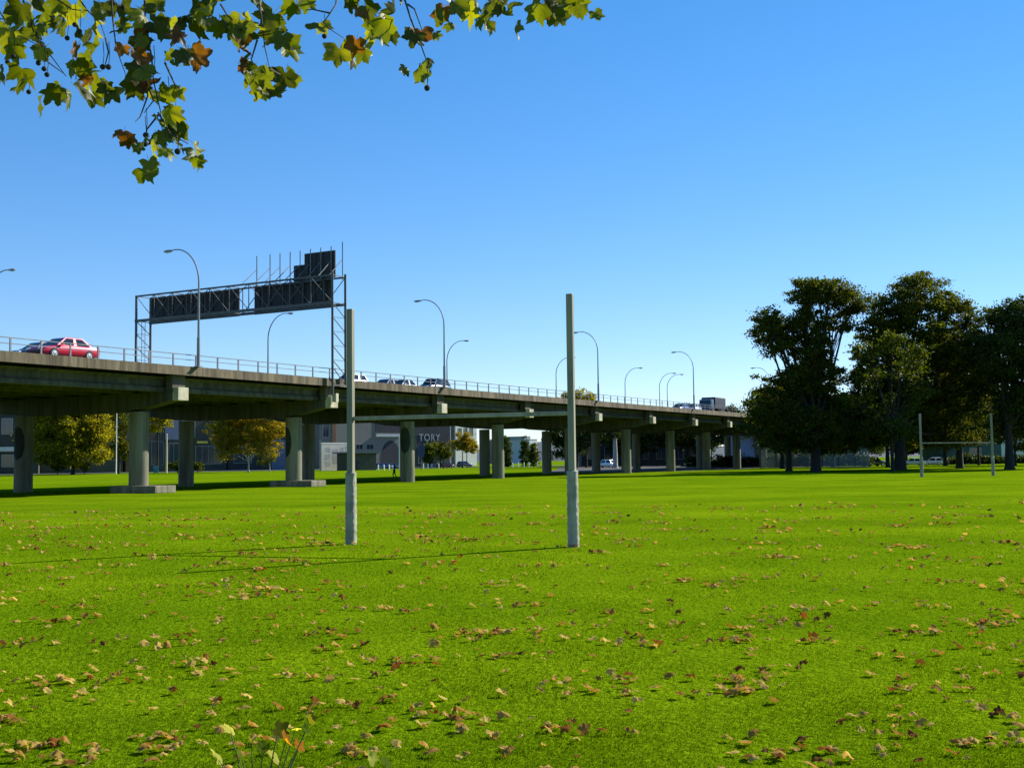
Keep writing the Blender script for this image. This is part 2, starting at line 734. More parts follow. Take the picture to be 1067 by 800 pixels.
def lamp(t, w, side, label, H=8.3):
    o = thing("street_lamp", label, "street lamp", B(t, w, 0.0 if side == 0 else -0.02), ang_in + (0 if side == 0 else PI), "curved street lamps on the viaduct")
    for nme, me in zip(("pole", "lamp_head"), LM):
        p = link(nme, me, o)
        if nme == "lamp_head":
            link("lens", LM[2], p)
    return o


near_l = [(203, "tall curved street lamp nearest on the near railing, in front of the sign gantry"),
          (460, "near-side curved lamp rising beside the dark off-roader"),
          (621, "near-side curved lamp just right of the right goal post"),
          (721, "near-side curved lamp beside the dark truck"),
          (801, "near-side curved lamp half hidden at the edge of the left big tree")]
for px, lb in near_l:
    lamp(t_at(px, 0.17), 0.17 if False else -0.16, 0, lb)
far_l = [(-17, "far-side lamp cut by the left frame edge, only its head showing"),
         (278, "far-side curved lamp standing under the sign gantry"),
         (465, "far-side curved lamp whose pole rises behind the dark off-roader"),
         (579, "far-side curved lamp partly hidden by the right goal post"),
         (651, "far-side curved lamp between the goal post and the white car"),
         (687, "small far-side curved lamp left of the truck, taller of two"),
         (695, "smallest far-side curved lamp left of the truck"),
         (779, "distant far-side lamp beside the thin pole near the trees")]
for px, lb in far_l:
    lamp(t_at(px, DW - 0.3), DW - 0.45, 1, lb)

# a thin pole near the far end of the railing
b = MB(B(150, 0.4, 0))
b.tube([B(147.5, 0.5, 0), B(147.5, 0.5, 5.2)], [0.12, 0.09], 8)
tag(b.build("signal_pole", M_POLE), "plain thin straight pole on the viaduct beside the big trees", "pole")

# ------------------------------------------------------------------ sign gantry
tg0, tg1 = t_at(346.5, -0.3), t_at(360, -0.3)
WG = 21.5
gz0, gz1 = 6.05, 8.25        # truss bottom and top above the deck edge
gan = thing("sign_gantry", "steel lattice sign gantry spanning the viaduct, seen from behind", "gantry", B(tg0, 0, 0))
go = gan.location
for w0, lo_, nm in ((-0.3, -1.3, 0), (WG, 0, 1)):
    b = MB(go)
    for t in (tg0, tg1):
        b.beam(B(t, w0, lo_ if t == tg0 else lo_ * 0.35), B(t, w0, gz1 + (0.25 if nm == 0 else 0)), 0.17, 0.17)
    n = 5
    for k in range(n):
        z0 = 0.3 + (gz0 - 0.3) * k / n
        z1 = 0.3 + (gz0 - 0.3) * (k + 1) / n
        b.beam(B(tg0, w0, z1), B(tg1, w0, z0), 0.055)
        if k:
            b.beam(B(tg0, w0, z0), B(tg1, w0, z0), 0.04)
    b.beam(B(tg0, w0, lo_ * 0.45), B(tg1, w0, lo_ * 0.35), 0.09)
    b.beam(B(tg0, w0, 0.9), B(tg1, w0, lo_ * 0.35), 0.06)
    lg = b.build("leg_tower", M_STEEL, gan)
    if nm == 0:
        b = MB(go)
        b.box(B(tg0 + 0.35, w0, lo_ - 0.25), (0.16, 0.2, 0.34), BD, BN)
        b.build("base_bracket", M_CONCP, lg)
    else:
        b = MB(go)   # ladder inside the far leg
        for q in (0.55, 0.95):
            b.beam(B(tg0 + q, w0 - 0.1, 0.2), B(tg0 + q, w0 - 0.1, gz0), 0.035)
        for k in range(18):
            b.beam(B(tg0 + 0.55, w0 - 0.1, 0.5 + k * 0.3), B(tg0 + 0.95, w0 - 0.1, 0.5 + k * 0.3), 0.03)
        b.build("ladder", M_STEEL, lg)
b = MB(go)
for t in (tg0, tg1):
    for z in (gz0, gz1):
        b.beam(B(t, -0.35, z), B(t, WG + 0.1, z), 0.20 if z == gz0 else 0.13, 0.22 if z == gz0 else 0.13)
nb = 10
for k in range(nb + 1):
    w = -0.3 + (WG + 0.3) * k / nb
    for t in (tg0, tg1):
        b.beam(B(t, w, gz0), B(t, w, gz1), 0.07)
    for z in (gz0, gz1):
        b.beam(B(tg0, w, z), B(tg1, w, z), 0.06)
    if k < nb:
        w2 = -0.3 + (WG + 0.3) * (k + 1) / nb
        b.beam(B(tg0, w2, gz1), B(tg0, w, gz0), 0.045)
        b.beam(B(tg1, w, gz1), B(tg1, w2, gz0), 0.05)
        b.beam(B(tg0, w, gz1), B(tg1, w2, gz1), 0.045)
b.build("truss_beam", M_STEEL, gan)


def w_at(px, t):
    lo, hi = -30, 60
    for _ in range(50):
        m = (lo + hi) / 2
        if proj(B(t, m, 7))[0] > px:
            lo = m
        else:
            hi = m
    return lo


def panel(px0, px1, z0, z1, nm="sign_panel", seams=0):
    tp = tg1 + 0.28
    wa, wb = w_at(px0, tp), w_at(px1, tp)
    b = MB(go)
    b.box(B(tp, (wa + wb) / 2, (z0 + z1) / 2), (0.05, abs(wa - wb) / 2, (z1 - z0) / 2), BD, BN)
    for k in range(seams):      # stiffening ribs on the back
        w = wa + (wb - wa) * (k + 0.5) / seams
        b.box(B(tp - 0.085, w, (z0 + z1) / 2), (0.035, 0.04, (z1 - z0) / 2 - 0.05), BD, BN)
    for z in (z0 + 0.25 * (z1 - z0), z0 + 0.75 * (z1 - z0)):
        b.box(B(tp - 0.075, (wa + wb) / 2, z), (0.025, abs(wa - wb) / 2 - 0.04, 0.035), BD, BN)
    return b.build(nm, M_DARKP, gan)


panel(156, 249.5, gz0 - 0.1, gz1 + 0.02, seams=9)
panel(265.5, 347, gz0 - 0.1, gz1 + 0.15, seams=7)
panel(306.5, 317.4, gz1 + 0.17, gz1 + 1.50, seams=2)
panel(317.6, 349.5, gz1 + 0.17, gz1 + 2.40, seams=4)
for px in (267.6, 281.4, 291.8, 302.4, 312.8, 323.6, 334.3, 345.2, 357.0):
    tp = tg1 + 0.12 if px > 320 else tg1 + 0.3
    w = w_at(px, tp)
    b = MB(go)
    b.beam(B(tp, w, gz1 - 0.1), B(tp, w, gz1 + 2.72 + (0.25 if px > 350 else 0)), 0.075)
    b.beam(B(tg0 + 0.1, w, gz1 + 0.05), B(tp, w, gz1 + 1.55), 0.05)
    b.build("upright", M_RAIL, gan)

# ------------------------------------------------------------------ goal posts
M_GOAL = mat("goal_paint", (0.31, 0.29, 0.20), 0.6, col2=(0.23, 0.215, 0.145), scale=1.3, stretch=(1, 1, 0.3), streak=0.35)
M_PAD = mat("padding_vinyl", (0.40, 0.38, 0.30), 0.5, col2=(0.20, 0.19, 0.145), scale=2.2, bump=0.6, bscale=5, streak=0.35)


def goal(base_l, base_r, H, hpad, hbar, rpost, rpad, label, lean=0.0):
    bl, br = Vector(base_l), Vector(base_r)
    o = thing("goal_posts", label, "goal posts", (bl + br) / 2, 0)
    off = o.location
    for p, hh in ((bl, H[0]), (br, H[1])):
        b = MB(off)
        gd = (br - bl).normalized()
        gn = Vector((-gd.y, gd.x, 0))
        b.box(p + Vector((0, 0, (hh + 1.0) / 2)), (rpost, rpost, (hh - 1.0) / 2), gd, gn)
        post = b.build("post", M_GOAL, o, bevel=0.012)
        b = MB(off)
        rings = []
        n = 24
        nr = 30
        for j in range(nr + 1):
            z = hpad * j / nr
            rj = rpad * (1.0 + 0.035 * math.sin(j * 2.1 + p.x) + 0.03 * (random.random() - 0.5) + 0.07 * (1 - j / nr))
            ring = []
            for k in range(n):
                a = 2 * PI * k / n
                sq = 1 / max(abs(math.cos(a)), abs(math.sin(a)))
                rr = rj * (0.55 + 0.45 * min(sq, 1.30)) + (random.random() - 0.5) * rpad * 0.09
                ring.append(p + gd * (rr * math.cos(a)) + gn * (rr * math.sin(a)) + Vector((0, 0, z)))
            rings.append(ring)
        rings.append([p + (q - p) * 1.0 + Vector((-(q - p).x * 0.25, -(q - p).y * 0.25, 0.02)) for q in rings[-1]])
        b.loft(rings)
        b.build("padding", M_PAD, post)
    b = MB(off)
    d = (br - bl).normalized()
    b.beam(bl + d * rpost + Vector((0, 0, hbar)), br - d * rpost + Vector((0, 0, hbar)), rpost * 1.1, rpost * 1.25)
    b.build("crossbar", M_GOAL, o, bevel=0.01)
    return o


goal((-3.875, 27.6, 0), (1.33, 25.9, 0), (5.62, 5.68), 1.68, 2.98, 0.074, 0.120, "white wooden rugby posts with padded bases standing near in the field")
goal((36.3, 102.6, 0), (43.8, 105.4, 0), (5.6, 5.6), 1.7, 3.0, 0.075, 0.125, "small distant white rugby posts before the big dark trees")

# ------------------------------------------------------------------ vehicles
M_GLASS = mat("car_glass", (0.015, 0.018, 0.022), 0.06, spec=0.8)
M_TYRE = mat("tyre_rubber", (0.012, 0.012, 0.013), 0.85)
M_RIM = mat("alloy_rim", (0.6, 0.6, 0.6), 0.3, 0.8)
M_TRIM = mat("black_trim", (0.015, 0.015, 0.016), 0.6)
M_HEADL = mat("headlight_glass", (0.75, 0.76, 0.78), 0.1)
M_TAILL = mat("taillight_red", (0.35, 0.01, 0.01), 0.2)


def paint(name, c):
    return mat(name, c, 0.28, 0.15, coat=0.9)


PAINTS = {}


def car(loc, heading, colour, style, label, group=None, name="car"):
    """+x is the front; loc at road level"""
    if colour not in PAINTS:
        PAINTS[colour] = paint("car_paint_%d" % len(PAINTS), colour)
    m = PAINTS[colour]
    o = thing(name, label, name.replace("_", " "), loc, heading, group)
    L, W, belt, Hh, hood, boot = {"sedan": (4.45, 0.86, 0.86, 1.40, 0.78, 0.90), "hatch": (4.0, 0.84, 0.90, 1.46, 0.80, 0.9), "suv": (4.5, 0.90, 1.05, 1.75, 1.0, 1.0), "wagon": (4.6, 0.87, 0.90, 1.48, 0.82, 0.92)}[style]
    h = L / 2
    gc = 0.22 if style != "suv" else 0.34
    # body: lofted stations
    st = [(-h, 0.86, 0.40, boot - 0.16), (-h + 0.10, 0.94, 0.26, boot - 0.04), (-h + 0.5, 1.0, gc, boot), (-h + 1.1, 1.0, gc, belt + 0.02), (-0.1, 1.0, gc, belt), (h - 1.35, 1.0, gc, belt - 0.02), (h - 0.95, 0.99, gc, hood), (h - 0.35, 0.95, gc, hood - 0.06), (h - 0.08, 0.86, 0.28, hood - 0.16), (h, 0.74, 0.38, hood - 0.30)]
    b = MB()
    rings = []
    for x, ws, zb, zt in st:
        w = W * ws
        mid = zb + (zt - zb) * 0.55
        half = [(w * 0.86, zb), (w * 0.97, zb + 0.10), (w, mid), (w * 0.97, zt - 0.10), (w * 0.90, zt - 0.02), (w * 0.5, zt + 0.015)]
        rings.append([(x, y, z) for y, z in half] + [(x, -y, z) for y, z in half[::-1]])
    b.loft(rings)
    b.build("body", m, o)
    # cabin
    if style in ("sedan",):
        xr0, xr1, xb0, xb1 = -0.95, 0.35, -1.62, 1.10
    elif style == "hatch":
        xr0, xr1, xb0, xb1 = -1.45, 0.35, -1.85, 1.05
    else:
        xr0, xr1, xb0, xb1 = -h + 0.55, 0.45, -h + 0.16, 1.08
    wb, wr = W * 0.90, W * 0.70
    zb_, zr = belt - 0.03, Hh - 0.05
    b = MB()
    cab = [[(xb0, wb, zb_), (xb1, wb, zb_), (xb1, -wb, zb_), (xb0, -wb, zb_)], [(xr0, wr, zr), (xr1, wr, zr), (xr1, -wr, zr), (xr0, -wr, zr)],
           [(xr0 + 0.18, wr * 0.82, Hh), (xr1 - 0.22, wr * 0.82, Hh), (xr1 - 0.22, -wr * 0.82, Hh), (xr0 + 0.18, -wr * 0.82, Hh)]]
    b.loft(cab)
    b.build("roof", m, o)

    def lerp(a, c, t):
        return tuple(a[i] + (c[i] - a[i]) * t for i in range(3))

    def pane(q, nm, n_, ins=0.06):
        """glass panel set 6 mm proud of a quad face (bl, br, tr, tl)"""
        N = (Vector(q[1]) - Vector(q[0])).cross(Vector(q[3]) - Vector(q[0])).normalized()
        if N.dot(Vector(n_)) < 0:
            N = -N
        c = sum((Vector(x) for x in q), Vector()) / 4
        qq = [c + (Vector(x) - c) * (1 - ins) for x in q]
        bb = MB()
        bb.loft([[x + N * 0.001 for x in qq], [x + N * 0.008 for x in qq]], smooth=False)
        return bb.build(nm, M_GLASS, o)

    pane([cab[0][1], cab[0][2], cab[1][2], cab[1][1]], "windscreen", (1, 0, 0.5), 0.10)
    pane([cab[0][3], cab[0][0], cab[1][0], cab[1][3]], "rear_window", (-1, 0, 0.5), 0.14)
    for sy, (a0, a1, c1, c0) in ((1, (cab[0][0], cab[0][1], cab[1][1], cab[1][0])), (-1, (cab[0][3], cab[0][2], cab[1][2], cab[1][3]))):
        for f0, f1 in ((0.03, 0.47), (0.52, 0.97)):
            q = [lerp(a0, a1, f0), lerp(a0, a1, f1), lerp(c0, c1, f1), lerp(c0, c1, f0)]
            pane(q, "side_window", (0, sy, 0.3), 0.13)
    rw = 0.315 if style != "suv" else 0.36
    for sx in (h - 0.86, -h + 0.95):
        for sy in (1, -1):
            b = MB()
            yo = sy * (W - 0.205)
            rr = [(0.6, 0), (0.94, 0), (1.0, 0.03), (1.0, 0.19), (0.94, 0.215), (0.64, 0.215)]
            b.loft([[(sx + rw * k_ * math.cos(2 * PI * q / 18), yo + sy * y_, rw + rw * k_ * math.sin(2 * PI * q / 18)) for q in range(18)] for k_, y_ in rr])
            wh = b.build("wheel", M_TYRE, o)
            b = MB()
            b.loft([[(sx + rw * 0.63 * k_ * math.cos(2 * PI * q / 18), yo + sy * y_, rw + rw * 0.63 * k_ * math.sin(2 * PI * q / 18)) for q in range(18)] for k_, y_ in ((1.0, 0.20), (0.98, 0.225), (0.3, 0.212), (0.2, 0.225))])
            b.build("rim", M_RIM, wh)
    for sy in (1, -1):
        b = MB()
        b.box((h - 0.10, sy * W * 0.62, hood - 0.20), (0.09, 0.16, 0.065))
        b.build("headlight", M_HEADL, o, bevel=0.02)
        b = MB()
        b.box((-h + 0.06, sy * W * 0.68, boot - 0.20), (0.08, 0.13, 0.07))
        b.build("taillight", M_TAILL, o, bevel=0.02)
        b = MB()
        b.box((0.82, sy * (W + 0.05), belt + 0.03), (0.07, 0.10, 0.06))
        b.build("wing_mirror", m, o, bevel=0.02)
    for x, nm in ((h - 0.03, "front_bumper"), (-h + 0.03, "rear_bumper")):
        b = MB()
        b.box((x, 0, gc + 0.16), (0.07, W * 0.74, 0.07))
        b.build(nm, M_TRIM, o, bevel=0.02)
    return o


HL = math.atan2(-BD.y, -BD.x)     # travelling left / towards the viewer
HR = HL + PI


def on_deck(px, w):
    return B(t_at(px, w), w, -0.017)


car(on_deck(66, 2.35), HL, (0.60, 0.010, 0.05), "sedan", "bright red sedan driving along the near viaduct lane at the left")
car(on_deck(43, 5.6), HL, (0.012, 0.016, 0.05), "sedan", "dark navy car in the next lane, overlapped by the red sedan")
car(on_deck(365, 7.8), HL, (0.80, 0.80, 0.80), "hatch", "white hatchback passing behind the gantry leg")
car(on_deck(403, 8.8), HL, (0.03, 0.035, 0.05), "sedan", "low dark sedan just left of the small white car")
car(on_deck(419, 8.0), HL, (0.38, 0.39, 0.41), "sedan", "silver white sedan between the dark sedan and the off-roader")
car(on_deck(452, 7.6), HL, (0.05, 0.055, 0.065), "suv", "dark grey off-roader passing the tall lamp post", name="off_roader")
car(on_deck(722, 5.5), HL, (0.78, 0.78, 0.78), "hatch", "tiny white car in front of the dark truck")
car(on_deck(709, 6.0), HL, (0.03, 0.05, 0.12), "sedan", "tiny dark blue car behind the railing left of the truck")

# truck
M_TRB = mat("truck_box_paint", (0.012, 0.017, 0.028), 0.5, var=0.2)
M_TRC = mat("truck_cab_paint", (0.03, 0.045, 0.075), 0.35, coat=0.5)
tk = thing("truck", "dark box truck driving on the far part of the viaduct", "truck", on_deck(742, 5.0), HL)
b = MB()
b.box((-0.9, 0, 1.75), (2.6, 1.15, 0.92))
b.build("cargo_box", M_TRB, tk, bevel=0.05)
b = MB()
b.box((-0.2, 0, 0.72), (3.3, 0.45, 0.11))
b.build("chassis", M_TRIM, tk)
b = MB()
b.loft([[(1.8, 1.05, 0.6), (1.8, -1.05, 0.6), (1.8, -1.0, 2.3), (1.8, 1.0, 2.3)], [(2.9, 1.05, 0.6), (2.9, -1.05, 0.6), (2.9, -0.98, 2.28), (2.9, 0.98, 2.28)], [(3.45, 1.0, 0.6), (3.45, -1.0, 0.6), (3.2, -0.94, 2.2), (3.2, 0.94, 2.2)]], smooth=False)
cb = b.build("cab", M_TRC, tk)
b = MB()
b.poly([(3.38, 0.9, 1.45), (3.38, -0.9, 1.45), (3.24, -0.86, 2.1), (3.24, 0.86, 2.1)])
for s in (1, -1):
    b.poly([(2.1, s * 1.04, 1.45), (2.95, s * 1.04, 1.45), (2.85, s * 1.02, 2.1), (2.1, s * 1.02, 2.1)])
b.build("window", M_GLASS, cb)
for x in (2.6, -1.6, -2.7):
    for s in (1, -1):
        b = MB()
        b.tube([(x, s * 0.72, 0.48), (x, s * 1.08, 0.48)], 0.48, 16)
        b.build("wheel", M_TYRE, tk)

# cars on the ground behind the viaduct
gnd = [
    (452, 318, 0.55, (0.02, 0.03, 0.06), "sedan", "dark blue parked car left of the red and white bollards' gap"),
    (466, 318, 0.6, (0.03, 0.035, 0.04), "hatch", "charcoal parked car behind the row of bollards"),
    (484, 322, 0.6, (0.05, 0.07, 0.10), "suv", "blue grey parked off-roader left of the thick fifth column"),
    (400, 296, 0.6, (0.02, 0.05, 0.20), "wagon", "royal blue parked wagon right of the dark shed"),
    (409, 300, 0.6, (0.04, 0.08, 0.22), "hatch", "lighter blue parked hatchback beside the fourth column"),
    (747, 232, 2.4, (0.35, 0.36, 0.37), "sedan", "silver parked car leftmost in the car park under the far viaduct"),
    (760, 228, 2.5, (0.03, 0.03, 0.035), "hatch", "black parked car with sun glare on its windscreen"),
    (772, 232, 2.5, (0.5, 0.5, 0.48), "wagon", "pale parked wagon left of the blue white building"),
    (631, 250, 2.4, (0.8, 0.8, 0.8), "suv", "white parked off-roader in the dark beneath the viaduct"),
    (910, 205, 0.3, (0.015, 0.016, 0.02), "suv", "black parked off-roader at the right end of the mesh fence"),
    (951, 212, 2.9, (0.78, 0.78, 0.78), "sedan", "white parked car glinting left of the far goal post"),
    (972, 214, 2.9, (0.7, 0.71, 0.73), "hatch", "silver parked car glinting just right of the far left goal post"),
]
for px, Y, hd, c, stl, lb in gnd:
    car((gx(px, Y), Y, 0.006), hd, c, stl, lb, "cars parked beyond the field", name="parked_car")

# ------------------------------------------------------------------ buildings beyond the field
M_WIN = mat("window_glass", (0.03, 0.04, 0.05), 0.1, spec=0.8)
M_FRM = mat("window_frame_paint", (0.35, 0.35, 0.34), 0.6)
M_ROOFM = mat("roof_sheet", (0.16, 0.17, 0.18), 0.6, var=0.15)


class Facade:
    """a box building whose front runs between two surveyed columns"""

    def __init__(s, name, label, cat, px0, px1, py_top, Y0, Y1, depth, m, roofm=None, over=0.15):
        s.A = Vector((gx(px0, Y0), Y0, 0))
        s.E = Vector((gx(px1, Y1), Y1, 0))
        s.d = (s.E - s.A)
        s.L = s.d.length
        s.d.normalize()
        s.n = Vector((s.d.y, -s.d.x, 0))      # towards the viewer
        pm = (px0 + px1) / 2
        s.H = s.hit(pm, py_top)[1]
        s.o = thing(name, label, cat, (s.A + s.E) / 2 - s.n * depth / 2)
        s.off = s.o.location
        b = MB(s.off)
        b.box((s.A + s.E) / 2 - s.n * depth / 2 + Vector((0, 0, s.H / 2)), (s.L / 2, depth / 2, s.H / 2), s.d, s.n)
        s.wall = b.build("wall", m, s.o)
        b = MB(s.off)
        b.box((s.A + s.E) / 2 - s.n * depth / 2 + Vector((0, 0, s.H + 0.15)), (s.L / 2 + over, depth / 2 + over, 0.148), s.d, s.n)
        s.roof = b.build("roof", roofm or M_ROOFM, s.o)

    def hit(s, px, py):
        r = ray(px, py)
        den = r.dot(s.n)
        k = (s.A - EYE).dot(s.n) / den
        P = EYE + r * k
        return (P - s.A).dot(s.d), P.z

    def P(s, u, z, out=0):
        return s.A + s.d * u + s.n * out + Vector((0, 0, z))

    def slab(s, name, m, u0, u1, z0, z1, out=0.05, parent=None, start=0.003):
        b = MB(s.off)
        b.box(s.P((u0 + u1) / 2, (z0 + z1) / 2, (out + start) / 2), ((u1 - u0) / 2, (out - start) / 2, (z1 - z0) / 2), s.d, s.n)
        return b.build(name, m, parent or s.o)

    def window(s, u0, u1, z0, z1, bars=1, mg=None, mf=None):
        b = MB(s.off)
        t = 0.09
        for a0, a1, c0, c1 in ((u0 - t, u1 + t, z1, z1 + t), (u0 - t, u1 + t, z0 - t, z0), (u0 - t, u0, z0, z1), (u1, u1 + t, z0, z1)):
            b.box(s.P((a0 + a1) / 2, (c0 + c1) / 2, 0.045), ((a1 - a0) / 2, 0.042, (c1 - c0) / 2), s.d, s.n)
        for k in range(bars):
            u = u0 + (u1 - u0) * (k + 1) / (bars + 1)
            b.box(s.P(u, (z0 + z1) / 2, 0.035), (0.03, 0.02, (z1 - z0) / 2), s.d, s.n)
        f = b.build("window", mf or M_FRM, s.o)
        s.slab("pane", mg or M_WIN, u0, u1, z0, z1, 0.013, f)
        return f

    def wpx(s, px0, py0, px1, py1, **k):
        u0, z1 = s.hit(px0, py0)
        u1, z0 = s.hit(px1, py1)
        return s.window(u0, u1, max(z0, 0.1), z1, **k)

    def spx(s, name, m, px0, py0, px1, py1, out=0.08, parent=None):
        u0, z1 = s.hit(px0, py0)
        u1, z0 = s.hit(px1, py1)
        return s.slab(name, m, u0, u1, max(z0, 0.02), z1, out, parent)

    def door(s, u0, u1, z1, m):
        d_ = s.slab("door", m, u0, u1, 0.02, z1, 0.05)
        b = MB(s.off)
        b.box(s.P(u1 - 0.15, 1.0, 0.075), (0.02, 0.025, 0.09), s.d, s.n)
        b.build("handle", M_RIM, d_)
        return d_


M_BDARK = mat("dark_render", (0.045, 0.042, 0.038), 0.85, var=0.2, scale=0.3)
M_BBRN = mat("brown_render", (0.065, 0.055, 0.045), 0.85, var=0.2, scale=0.3)
M_BBLU = mat("blue_grey_cladding", (0.13, 0.16, 0.24), 0.6, var=0.12, scale=0.5)
M_BEIGE = mat("beige_plaster", (0.20, 0.185, 0.155), 0.85, var=0.12, scale=0.25)
M_BRICK = mat("orange_brown_brick", (0.20, 0.10, 0.055), 0.9, var=0.2, scale=2)
M_PALEW = mat("pale_render", (0.55, 0.54, 0.50), 0.85, var=0.1, scale=0.4)
M_YSIGN = mat("yellow_sign_paint", (0.75, 0.55, 0.06), 0.6)
M_CHAR = mat("charcoal_cladding", (0.030, 0.032, 0.038), 0.75, var=0.2, scale=0.3)
M_WHITE = mat("white_paint", (0.8, 0.8, 0.78), 0.6, var=0.05)
M_BWHITE = mat("blue_white_cladding", (0.22, 0.27, 0.42), 0.6, var=0.08)
M_TEAL = mat("teal_paint", (0.03, 0.22, 0.26), 0.6, var=0.1)

# 1 left dark building
f = Facade("office_building", "dark building at the left edge with a pale ledge, behind the leftmost tree", "building", -60, 40, 424, 262, 268, 14, M_BDARK)
f.spx("ledge", M_PALEW, -58, 466, 38, 470, 0.5)
for k in range(5):
    f.wpx(-52 + k * 18, 436, -41 + k * 18, 452)
    f.wpx(-52 + k * 18, 474, -40 + k * 18, 486, bars=2)
# 2
f = Facade("warehouse", "plain brown warehouse hidden behind the yellow green tree", "building", 42, 128, 430, 272, 282, 16, M_BBRN)
for k in range(4):
    f.wpx(46 + k * 20, 446, 60 + k * 20, 462, bars=2)
f.door(3, 7, 3.2, M_CHAR)
# 3 shop row
f = Facade("shop_building", "dark brown shop row with a small yellow sign over its window", "building", 131, 236, 427, 284, 300, 15, M_BBRN)
f.spx("cladding_panel", M_BBLU, 172, 438, 186, 458, 0.12)
f.wpx(190, 438, 203, 455)
f.wpx(158, 460, 170, 484, bars=0, mf=M_BBLU)
f.wpx(176, 462, 186, 486, bars=1)
sh = f.wpx(204, 465, 230, 483, bars=3)
f.spx("sign_band", M_YSIGN, 205, 459.5, 216, 461.7, 0.25)
f.door(3, 5, 2.4, M_CHAR)
# 4 dark building + blue grey wall
f = Facade("workshop", "dark workshop with a blue grey roller door behind the autumn tree", "building", 238, 334, 425, 300, 312, 16, M_BDARK)
f.spx("roller_door", M_BBLU, 283, 458, 300, 489, 0.1)
f.wpx(300, 440, 316, 452)
f.wpx(244, 440, 262, 455)
f.wpx(244, 466, 262, 482)
# 5 beige factory
f = Facade("factory_building", "beige grey factory with a brown pilaster and an arched entrance", "building", 333, 430.5, 418, 306, 325, 22, M_BEIGE)
f.wpx(336.5, 441, 342.5, 455, bars=1)
f.wpx(318 + 38, 428, 372, 436, bars=3)
f.spx("pilaster", M_BRICK, 345.5, 428, 349.5, 466, 0.25)
f.spx("upper_band", M_CHAR, 391, 437, 417, 451, 0.1)
f.spx("ledge", M_PALEW, 391, 452, 417, 455, 0.6)
for k in range(2):
    f.wpx(371 + k * 11, 463, 378 + k * 11, 468, bars=1)
# arch opening: dark arched panel with pale surround
u0, z0 = f.hit(397, 488)
u1, z1 = f.hit(417, 458)
ab = MB(f.off)
n = 14
inner = [f.P((u0 + u1) / 2 + (u1 - u0) / 2 * math.cos(PI * k / n), max(0.02, z1 * 0.35) + z1 * 0.62 * math.sin(PI * k / n), 0.02) for k in range(n + 1)]
inner = [f.P(u1, 0.02, 0.02)] + inner + [f.P(u0, 0.02, 0.02)]
ab.loft([inner, [p + f.n * 0.03 for p in inner]], smooth=False)
ab.build("archway", M_CHAR, f.o)
# 6 TORY
f = Facade("lettered_building", "charcoal building with white capital letters TORY on its front", "building", 431, 474, 437, 327, 336, 18, M_CHAR)
u0, zb = f.hit(436.5, 459.3)
u1, zt = f.hit(458.5, 452.2)
cu = bpy.data.curves.new("lettering", "FONT")
cu.body = "TORY"
cu.size = 1.0
cu.extrude = 0.03
cu.space_character = 1.12
tmp = bpy.data.objects.new("lettering", cu)
COL.objects.link(tmp)
bpy.context.view_layer.update()
dg = bpy.context.evaluated_depsgraph_get()
tme = bpy.data.meshes.new_from_object(tmp.evaluated_get(dg))
bpy.data.objects.remove(tmp)
co = np.empty(len(tme.vertices) * 3, dtype=np.float32)
tme.vertices.foreach_get("co", co)
co = co.reshape(-1, 3)
co[:, 0] = (co[:, 0] - co[:, 0].min()) / np.ptp(co[:, 0]) * (u1 - u0)
co[:, 1] = (co[:, 1] - co[:, 1].min()) / np.ptp(co[:, 1]) * (zt - zb)
res = np.array([f.P(u0 + a, zb + c, 0.06 + e) - f.off for a, c, e in co], dtype=np.float32)
tme.vertices.foreach_set("co", res.ravel())
tme.materials.clear()
tme.materials.append(mat("grey_lettering", (0.38, 0.38, 0.38), 0.7))
tme.update()
link("lettering", tme, f.o)
for k in range(3):
    f.wpx(436 + k * 12, 466, 444 + k * 12, 482, bars=1)
# 7 dark block behind far piers
f = Facade("low_block", "long dark low block under the far half of the viaduct with a white eave", "building", 606, 742, 451, 300, 300, 14, M_BDARK)
f.spx("fascia_board", M_WHITE, 664, 456, 684, 460.5, 0.3)
f.spx("fascia_board", M_WHITE, 738, 458, 741.9, 460, 0.3)
for k in range(7):
    f.wpx(612 + k * 18, 466, 622 + k * 18, 478, bars=1)
# 8 blue white building
f = Facade("gable_building", "blue white building with a pale angled canopy left of the mesh fence", "building", 786, 809, 446, 238, 240, 10, M_BWHITE)
f.spx("dark_panel", M_BBLU, 787, 455, 799, 480, 0.08)
f.spx("corner_panel", M_PALEW, 802, 448, 806, 484, 0.12)
cp = MB(f.off)
u0, zc = f.hit(770, 452)
cp.loft([[f.P(-6.5, 5.0, 2.6), f.P(-6.5, 5.18, 2.6), f.P(-6.5, 5.18, 0.05), f.P(-6.5, 5.0, 0.05)], [f.P(2.6, 7.0, 2.6), f.P(2.6, 7.18, 2.6), f.P(2.6, 7.18, 0.05), f.P(2.6, 7.0, 0.05)]], smooth=False)
cp.build("canopy", M_PALEW, f.o)
cp = MB(f.off)
cp.tube([f.P(-6.2, 0, 2.4), f.P(-6.2, 5.0, 2.4)], 0.09, 8)
cp.tube([f.P(-6.2, 3.6, 2.4), f.P(-3.4, 5.6, 2.4)], 0.07, 8)
cp.build("canopy_post", M_PALEW, f.o)
